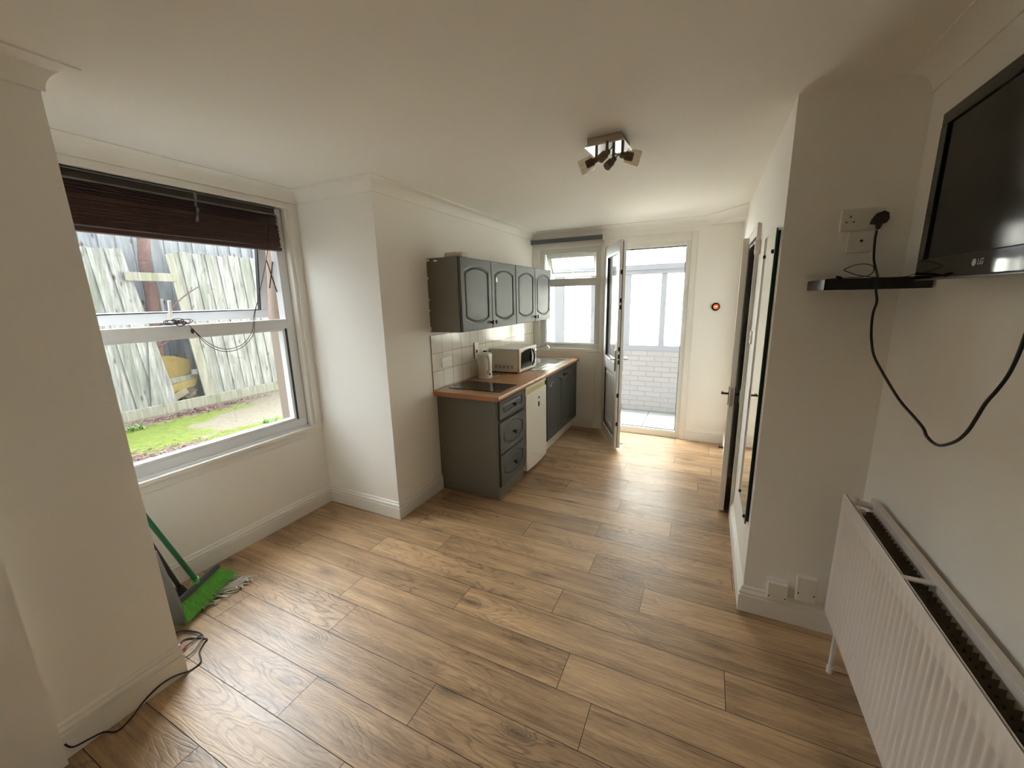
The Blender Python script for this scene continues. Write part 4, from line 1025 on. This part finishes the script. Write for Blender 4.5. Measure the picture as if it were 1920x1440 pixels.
hdir = (Vector((-2.60,.869,.635))-Vector((-2.515,1.005,.150))).normalized()
bm = NB(); tube(bm,[Vector((-2.545,1.005,.118)),Vector((-2.535,1.006,.135)),Vector((-2.518,1.004,.165))],[.022,.019,.015],12); emit('socket', bm, M_limep, br, smooth=True)
bm = NB(); s0 = Vector((-2.518,1.004,.150)); tube(bm,[s0,s0+hdir*1.12],.0125,12); emit('handle', bm, M_green, br, smooth=True)
# mop
mo = thing('string_mop', 'string mop with a dark handle leaning behind the green broom', 'mop', (-2.56,1.05,0))
m0 = on_plane(341,1108,(1,0,0),(-2.63,0,0)); m1 = on_plane(278,1012,(1,0,0),(-2.69,0,0)); md = (m1-m0).normalized()
bm = NB(); tube(bm,[m0,m0+md*.9],.0115,12); emit('handle', bm, M_dkwood, mo, smooth=True)
bm = NB(); tube(bm,[m0-md*.05,m0+md*.03],[.03,.018],12); emit('socket', bm, M_dkplastic, mo, smooth=True)
bm = NB()
for i in range(130):
    a = R_.uniform(0,2*PI); tgt = Vector((-2.52+R_.uniform(-.10,.085), 1.13+R_.uniform(-.16,.10), .006+R_.uniform(0,.016)))
    p0 = m0-md*.04+Vector((R_.uniform(-.02,.02),R_.uniform(-.02,.02),0)); midp = (p0+tgt)/2+Vector((R_.uniform(-.03,.03),R_.uniform(-.03,.03),R_.uniform(-.02,.015)))
    midp.z = max(midp.z,.012)
    tube(bm, catmull([p0,midp,tgt,tgt+Vector((R_.uniform(-.05,.05),R_.uniform(-.02,.05),0))],4), .0042, 5)
mo_s = emit('strings', bm, M_mop, mo, smooth=True); mo_s['kind'] = 'stuff'
# dustpan
dp = thing('dustpan', 'grey plastic long dustpan standing against the broom', 'dustpan', (-2.47,.83,0))
c0 = Vector((-2.46,.820,.012)); c1 = on_plane(279,1042,(0,1,0),(0,.80,0)); ax = (c1-c0).normalized(); wy = Vector((.62,.78,0)).normalized(); nn = ax.cross(wy).normalized(); wy = nn.cross(ax).normalized()
bm = NB()
def pt(t, s, h): return c0.lerp(c1,t)+wy*(s*(.075-.055*t))+nn*h
for (s0_,s1_,h0,h1) in ((-1,1,0,.004),(-1.06,-.96,0,.035),(.96,1.06,0,.035)):
    v = [bm.verts.new(pt(t,s,h)) for t in (0,1) for s in (s0_,s1_) for h in (h0,h1)]
    for f in ((0,2,3,1),(4,5,7,6),(0,1,5,4),(2,6,7,3),(0,4,6,2),(1,3,7,5)): bm.faces.new([v[i] for i in f])
emit('tray', bm, M_pan, dp)
bm = NB(); tube(bm,[c1-ax*.03,c1+ax*.08],[.016,.010],10); emit('handle', bm, M_dkplastic, dp, smooth=True)
# floor cable
fc = thing('floor_cable', 'thin black cable with a red tip trailing along the left skirting', 'cable', (-2.1,.6,0))
def fl_pt(u, v, z=.0045):
    p = on_plane(u,v,(0,0,1),(0,0,z))
    if p.x < xL+.028 and p.y < .735: p = on_plane(u,v,(1,0,0),(xL+.028,0,0))
    return p
bm = NB(); tube(bm, catmull([fl_pt(*q) for q in ((121.8,1395.8),(137.5,1400.6),(167.5,1385.6),(194,1373),(220,1370.6),(246,1346),(269,1316),(299,1286),(325,1269),(355,1258),(372,1246),(377,1238),(374,1222),(383,1205),(388,1198),(370,1196),(344,1200),(331,1219))],5), .0032, 7)
emit('lead', bm, M_black, fc, smooth=True)
bm = NB(); tube(bm, catmull([fl_pt(u,v,.010) for u,v in ((346,1234),(362,1222),(376,1203),(380.5,1193),(374,1187),(350,1184),(332,1185),(324,1196),(323,1203))],5), .003, 7); tube(bm, catmull([fl_pt(u,v,.010) for u,v in ((345,1214),(360,1203),(372,1193),(378,1189),(366,1184),(345,1182),(330,1188),(322,1204))],5), .003, 7)
emit('coil', bm, M_black, fc, smooth=True)
bm = NB(); a_, b_ = fl_pt(338,1222,.012), fl_pt(348,1212,.012); tube(bm,[a_,b_],[.0075,.006],8); emit('red_tip', bm, M_red, fc)

# ------------------------------------------------------------------ garden outside the alcove window
GZ = .2
bm = NB()
for a in ((-16,-9,-3.115,2.33),(-16,2.33,-2.26,yF+.1),(-16,yF+.1,-2.85,6.4),(-16,6.4,6,14)): box(bm,(a[0],a[1],-.1),(a[2],a[3],GZ))
go = struct('ground', bm, M_ground)
def fpt(u,v,x): return on_plane(u,v,(1,0,0),(x,0,0))
def fence_panel(name, label, x, y0, y1, z0, z1, mt, pitch, lean=None, group=None, slope=0):
    t = thing(name, label, 'fence panel', (x,(y0+y1)/2,z0), group)
    n = max(1, round((y1-y0)/pitch))
    bm = NB()
    for i in range(n):
        a = y0+(y1-y0)*i/n; b = y0+(y1-y0)*(i+1)/n
        dz = R_.uniform(-.012,.012); zz1 = z1+slope*((a-y0)/(y1-y0))+dz
        c = lean or (lambda y,z: y)
        xo = .012*(i%2)
        vv = [(x+xo,c(a,z0),z0),(x+xo-.004,c(b+.012,z0),z0),(x+xo-.004,c(b+.012,zz1),zz1),(x+xo,c(a,zz1),zz1)]
        F_ = [bm.verts.new(p) for p in vv]; K_ = [bm.verts.new((p[0]-.018,p[1],p[2])) for p in vv]
        bm.faces.new(F_); bm.faces.new(K_[::-1])
        for k in range(4): bm.faces.new((F_[k],F_[(k+1)%4],K_[(k+1)%4],K_[k]))
    emit('boards', bm, mt, t)
    for z in (z0+.35,z1-.25): B('rail',(x-.075,y0,z),(x-.022,y1,z+.07),mt,t)
    return t
# left panel leans: its right edge slopes from (216,466) through (262,592) to (328,755)
def lean_l(y, z): return y + (2.41-z)*.13*max(0,(y-1.7)/.96)**1.5
fence_panel('fence_panel', 'weathered slatted fence panel left of the tree trunk', -6.82, .6, 2.66, .33, 2.41, M_fence, .082, lean_l)
def lean_r(y, z): return y + (2.4-z)*.06*(1-(y-3.2)/4.2)
fence_panel('fence_panel', 'wide weathered fence panel right of the tree trunk', -6.82, 3.215, 7.6, .33, 2.43, M_fence, .082, lean_r)
fence_panel('fence_panel', 'taller grey fence standing behind the tree and gap', -7.55, -2.5, 10.5, .2, 3.05, M_fence2, .095)
gb = thing('gravel_board', 'long mossy timber board along the foot of the garden fence', 'board', (-6.77,3.5,GZ))
bm = NB(); box(bm,(-6.80,-3,GZ),(-6.755,8.5,.345),.006); emit('board', bm, M_board, gb)
cb2 = thing('cross_beam', 'pale timber crosspiece spanning the gap between the fence panels', 'beam', (-6.8,3.0,2.05))
bm = NB(); p = fpt(232,518,-6.78); q = fpt(329,521,-6.78); d_ = (q-p); box(bm,(0,-.0,-.055),(.03,d_.length,.055),.006,2,Matrix.Translation(p)@Matrix.Rotation(math.atan2(d_.z,d_.y),4,'X')); emit('beam', bm, M_board, cb2)
tr = thing('tree', 'slim bare tree trunk in the gap between the fence panels', 'tree', (-7.15,2.95,GZ))
tp_ = [fpt(308,775,-7.1),fpt(302,710,-7.1),fpt(292,640,-7.1),fpt(286,560,-7.1),fpt(273,500,-7.1),fpt(269,450,-7.1),fpt(262,380,-7.1),fpt(258,320,-7.1)]
bm = NB(); tube(bm, catmull(tp_,4), [.095-.0012*i for i in range(len(catmull(tp_,4)))], 14); emit('trunk', bm, M_bark, tr, smooth=True)
bm = NB()
for ps_ in (((296,650),(312,643),(322,637),(330,636)),((318,640),(330,632)),): tube(bm,[fpt(u,v,-7.0) for u,v in ps_],[.012,.009,.006,.003][:len(ps_)],6)
emit('side_twig', bm, M_bark, tr)
ub = thing('side_post', 'slanted grey timber post beside the right fence panel', 'post', (-6.80,3.3,.33))
bm = NB(); P0=[fpt(310,478,-6.79),fpt(323,474,-6.79),fpt(404,738,-6.79),fpt(386,742,-6.79)]
Fv=[bm.verts.new(p) for p in P0]; Kv=[bm.verts.new((p.x-.025,p.y,p.z)) for p in P0]; bm.faces.new(Fv); bm.faces.new(Kv[::-1])
for k in range(4): bm.faces.new((Fv[k],Fv[(k+1)%4],Kv[(k+1)%4],Kv[k]))
emit('post', bm, M_board, ub)
lb_ = thing('loose_plank', 'bowed loose plank leaning at the left edge of the fence gap', 'plank', (-6.79,2.8,.33))
bm = NB(); P0=[fpt(u,v,-6.785) for u,v in ((278,638),(284,640),(302,700),(326,752),(285,764),(281,700))]
Fv=[bm.verts.new(p) for p in P0]; Kv=[bm.verts.new((p.x-.02,p.y,p.z)) for p in P0]; bm.faces.new(Fv); bm.faces.new(Kv[::-1])
for k in range(6): bm.faces.new((Fv[k],Fv[(k+1)%6],Kv[(k+1)%6],Kv[k]))
emit('plank', bm, M_fence, lb_)
def slab(name, label, cat, pts, x, th, mt):
    t = thing(name, label, cat, tuple(fpt(*pts[0],x))); bm = NB(); P0=[fpt(u,v,x) for u,v in pts]
    Fv=[bm.verts.new(p) for p in P0]; Kv=[bm.verts.new((p.x-th,p.y,p.z)) for p in P0]; bm.faces.new(Fv); bm.faces.new(Kv[::-1])
    n_=len(P0)
    for k in range(n_): bm.faces.new((Fv[k],Fv[(k+1)%n_],Kv[(k+1)%n_],Kv[k]))
    emit('body', bm, mt, t); return t
slab('yellow_panel','yellow weathered board propped behind the fence gap','board',((303,667),(330,668),(357,675),(356,700),(330,708),(307,710)),-6.985,.02,M_osb)
slab('short_plank','upper of two short planks nailed across the gap bottom','plank',((308,712),(373,699),(375,706),(312,723)),-6.94,.02,M_board)
slab('short_plank','lower of two short planks nailed across the gap bottom','plank',((312,725),(372,707),(366,723),(320,738)),-6.905,.02,M_osb)
rk = thing('rubble_stone','pale broken stone lying at the foot of the fence gap','stone',(-6.95,3.1,GZ))
bm = NB(); bmesh.ops.create_icosphere(bm, subdivisions=3, radius=.14, matrix=Matrix.Translation((-7.10,3.20,.37)))
for v in bm.verts: v.co += Vector((R_.uniform(-.012,.012),R_.uniform(-.02,.02),R_.uniform(-.02,.02))); v.co.z = .2+(v.co.z-.2)*.95
emit('stone', bm, M_stone, rk)
rk2 = thing('broken_slab','tilted broken slab under the short planks','slab',(-6.95,3.0,GZ)); bm = NB(); obox(bm,Vector((-6.95,3.0,.40)),Vector((1,0,0)),Vector((0,.9,.42)).normalized(),Vector((0,-.42,.9)).normalized(),.05,.14,.05,.01); emit('slab', bm, M_stone, rk2)
# leaf litter and weeds
bm = NB()
for i in range(5200):
    if i < 4300: x = -4.6+R_.gauss(0,.27); y = 1.9+R_.gauss(0,.55); x += (y-1.9)*.25
    else: x = -6.5+R_.gauss(0,.12); y = 3.0+R_.gauss(0,.5)
    if x < -6.7: continue
    s = R_.uniform(.012,.026); a = R_.uniform(0,2*PI); c = Vector((x,y,GZ+.004+R_.uniform(0,.015)))
    d1_ = Vector((math.cos(a),math.sin(a),R_.uniform(-.3,.3)))*s; d2_ = Vector((-math.sin(a),math.cos(a),R_.uniform(-.4,.4)))*s*.5
    bm.faces.new([bm.verts.new(c+q) for q in (-d1_, -d2_, d1_, d2_+Vector((0,0,.006)))])
for v in bm.verts: v.co.z = max(v.co.z, GZ+.002)
tag(emit('leaf_litter', bm, M_leaf), 'brown fallen leaves scattered over the garden ground', 'leaves', kind='stuff')
for i,(u,v_,lab) in enumerate(((505,792,'small green weed in the concrete near the window frame'),(256,806,'low green weed growing in the moss at left'))):
    c = on_plane(u,v_,(0,0,1),(0,0,GZ)); wd = thing('weed', lab, 'weed', tuple(c)); bm = NB()
    for k in range(26):
        a = R_.uniform(0,2*PI); l = R_.uniform(.05,.12); d_ = Vector((math.cos(a),math.sin(a),R_.uniform(.4,1.3))).normalized(); b0 = c+Vector((R_.uniform(-.07,.07),R_.uniform(-.07,.07),0)); w_ = Vector((-d_.y,d_.x,0)).normalized()*.012
        bm.faces.new([bm.verts.new(q) for q in (b0, b0+d_*l*.5+w_, b0+d_*l, b0+d_*l*.5-w_)])
    emit('leaves', bm, M_weed, wd)
bm = NB(); tube(bm, catmull([fpt(289,625,-7.08),fpt(303,606,-7.0),fpt(318,592,-6.85),fpt(325,575,-6.7),fpt(340,560,-6.6),fpt(357,547,-6.5),fpt(372,538,-6.45)],4), .009, 6); tube(bm,[fpt(357,547,-6.5),fpt(360,538,-6.5)],.006,5); emit('branch', bm, M_bark, tr)

# ------------------------------------------------------------------ porch beyond the back door
PYW = 6.25; PZ = -.06
M_pave = brickmat('paver_slabs', (132,131,127), (64,63,58), .42, .36, .006, .7, 'z', off=0, bump=.5, origin=(-.70,PYW-.36*4))
M_brickw = brickmat('painted_brick', (176,177,178), (166,168,171), .225, .078, .007, .6, 'y', off=.5, bump=.8, origin=(-1.0,PZ), bdist=.007)
bm = NB(); box(bm,(-2.85,yF+TF,-.2),(1.1,PYW+.2,PZ)); struct('porch_floor', bm, M_pave)
bm = NB(); box(bm,(-2.85,PYW,PZ-.05),(1.1,PYW+.11,.875)); struct('porch_wall', bm, M_brickw)
bm = NB(); box(bm,(-2.85,yF+TF,PZ),(-2.75,PYW,.875)); box(bm,(1.0,yF+TF,PZ),(1.1,PYW,.875)); struct('porch_wall_side', bm, M_brickw)
w3 = thing('window_3', None, None, (-.9,PYW,.875), kind='structure')
bm = NB(); fy0, fy1 = PYW+.012, PYW+.075
box(bm,(-2.75,fy0,.876),(1.0,fy1,.955),.004); box(bm,(-2.75,fy0-.01,1.995),(1.0,fy1,2.05),.004); box(bm,(-2.75,fy0-.03,2.05),(1.0,fy1+.02,2.13),.006)
for x0,x1 in ((-2.75,-2.68),(-2.25,-2.09),(-1.645,-1.586),(-1.135,-1.055),(-.622,-.556),(-.08,-.02),(.45,.51),(.93,1.0)): box(bm,(x0,fy0,.955),(x1,fy1,1.995),.005)
emit('window_frame', bm, M_pframe, w3)
bm = NB()
for x0,x1 in ((-2.09,-1.645),(-1.586,-1.135),(-1.055,-.622),(-.556,-.08),(-.02,.45)): gasket(bm,'y',fy0+.01,.03,x0,x1,.955,1.995,.006)
emit('glazing_seal', bm, mat('grey_seal',(120,122,126),.5), w3)
B('pane',(-2.7,PYW+.04,.94),(.95,PYW+.044,2.0),M_glass,w3)
# side glazing on the left of the porch
w4 = thing('window_4', None, None, (-2.8,5.6,.875), kind='structure')
bm = NB(); box(bm,(-2.83,yF+TF,.876),(-2.77,PYW,.95),.004); box(bm,(-2.83,yF+TF,1.99),(-2.77,PYW,2.13),.004)
for y in (yF+TF,5.62,PYW-.07): box(bm,(-2.83,y,.95),(-2.77,y+.065,1.99),.004)
emit('window_frame', bm, M_upvc, w4)
w5 = thing('window_5_added', None, None, (1.05,5.6,.875), kind='structure')  # unseen right-hand glazing, added to let more light into the porch
bm = NB(); box(bm,(1.02,yF+TF,.876),(1.08,PYW,.95),.004); box(bm,(1.02,yF+TF,1.99),(1.08,PYW,2.13),.004)
for y in (yF+TF,5.62,PYW-.07): box(bm,(1.02,y,.95),(1.08,y+.065,1.99),.004)
emit('window_frame', bm, M_upvc, w5); B('pane',(1.048,yF+TF,.94),(1.052,PYW,2.0),M_glass,w5)
B('pane',(-2.802,yF+TF,.94),(-2.798,PYW,2.0),M_glass,w4)
# sheet roof
bm = NB()
v = [bm.verts.new(p) for p in ((-2.85,yF+TF,2.62),(1.1,yF+TF,2.62),(1.1,PYW+.15,2.16),(-2.85,PYW+.15,2.16))]; bm.faces.new(v); bmesh.ops.solidify(bm, geom=bm.faces[:], thickness=.006)
rf = thing('porch_roof', None, None, (-.9,5.7,2.2), kind='structure'); emit('roof_sheet', bm, M_roofg, rf)
bm = NB()
for x in (-2.8,-1.9,-1.0,-.1,.8):
    s_ = len(bm.verts); box(bm,(x-.02,0,-.03),(x+.02,1.28,0),0,2,Matrix.Translation((0,yF+TF,2.61))@Matrix.Rotation(math.atan2(-.46,1.31),4,'X'))
emit('glazing_bars', bm, M_upvc, rf)
# pale boundary wall behind the porch
bm = NB(); box(bm,(-9,8.2,-.1),(6,8.4,3.2)); struct('wall_garden', bm, M_pale)

# ------------------------------------------------------------------ light
w = bpy.data.worlds.new('overcast'); bpy.context.scene.world = w; w.use_nodes = True
nt = w.node_tree; bg = nt.nodes['Background']
tc = nt.nodes.new('ShaderNodeTexCoord'); sp = nt.nodes.new('ShaderNodeSeparateXYZ'); nt.links.new(tc.outputs['Generated'], sp.inputs[0])
mr = nt.nodes.new('ShaderNodeMapRange'); mr.inputs['From Min'].default_value = -.05; mr.inputs['From Max'].default_value = 1
mr.inputs['To Min'].default_value = .95; mr.inputs['To Max'].default_value = 1.2
nt.links.new(sp.outputs['Z'], mr.inputs['Value'])
mul = nt.nodes.new('ShaderNodeMath'); mul.operation = 'MULTIPLY'; mul.inputs[1].default_value = 1.95; nt.links.new(mr.outputs[0], mul.inputs[0])
bg.inputs['Color'].default_value = (.89,.95,1.0,1); nt.links.new(mul.outputs[0], bg.inputs['Strength'])
def portal(name, loc, rot, sx, sy):
    l = bpy.data.lights.new(name,'AREA'); l.shape = 'RECTANGLE'; l.size = sx; l.size_y = sy; l.cycles.is_portal = True
    o = bpy.data.objects.new(name,l); C.objects.link(o); o.location = loc; o.rotation_euler = rot
portal('portal_alcove',(xA-TA-.06,1.45,1.53),(0,-PI/2,0),1.75,1.35)
portal('portal_window',((WX0+WX1)/2,yF+TF+.02,1.66),(-PI/2,0,0),.82,1.3)
portal('portal_door',((FX0+FX1)/2,yF+TF+.02,1.14),(-PI/2,0,0),.95,2.3)

def fill_area(name, loc, target, sx, sy, power, col, spread):
    l = bpy.data.lights.new(name,'AREA'); l.shape = 'RECTANGLE'; l.size = sx; l.size_y = sy; l.energy = power; l.color = col; l.spread = math.radians(spread)
    o = bpy.data.objects.new(name,l); C.objects.link(o); o.location = loc
    o.rotation_euler = (Vector(target)-Vector(loc)).to_track_quat('-Z','Y').to_euler()
    return o
# area lights added outside, out of view, to boost daylight in the room
fill_area('fill_over_garden',(-5.6,3.3,4.7),(-2.8,1.5,1.3),9.0,4.6,490,(.92,.965,1.03),120)
fill_area('fill_left_of_porch',(-4.7,7.4,2.2),(-.6,4.5,1.2),2.6,1.7,320,(.92,.965,1.03),130)
fill_area('fill_over_porch',(-.9,6.9,5.2),(-.9,8.2,1.3),6.0,1.6,2600,(.92,.965,1.03),110)
sc = bpy.context.scene
sc.view_settings.view_transform = 'Standard'; sc.view_settings.look = 'None'; sc.view_settings.gamma = 1; sc.view_settings.use_curve_mapping = False
sc.view_settings.exposure = 1.42
cy = sc.cycles; cy.max_bounces = 14; cy.diffuse_bounces = 10; cy.glossy_bounces = 6; cy.transparent_max_bounces = 24; cy.transmission_bounces = 6
cy.use_denoising = True; cy.sample_clamp_indirect = 8; cy.caustics_reflective = False; cy.caustics_refractive = False
try: cy.denoiser = 'OPENIMAGEDENOISE'; cy.denoising_input_passes = 'RGB_ALBEDO_NORMAL'
except Exception: pass
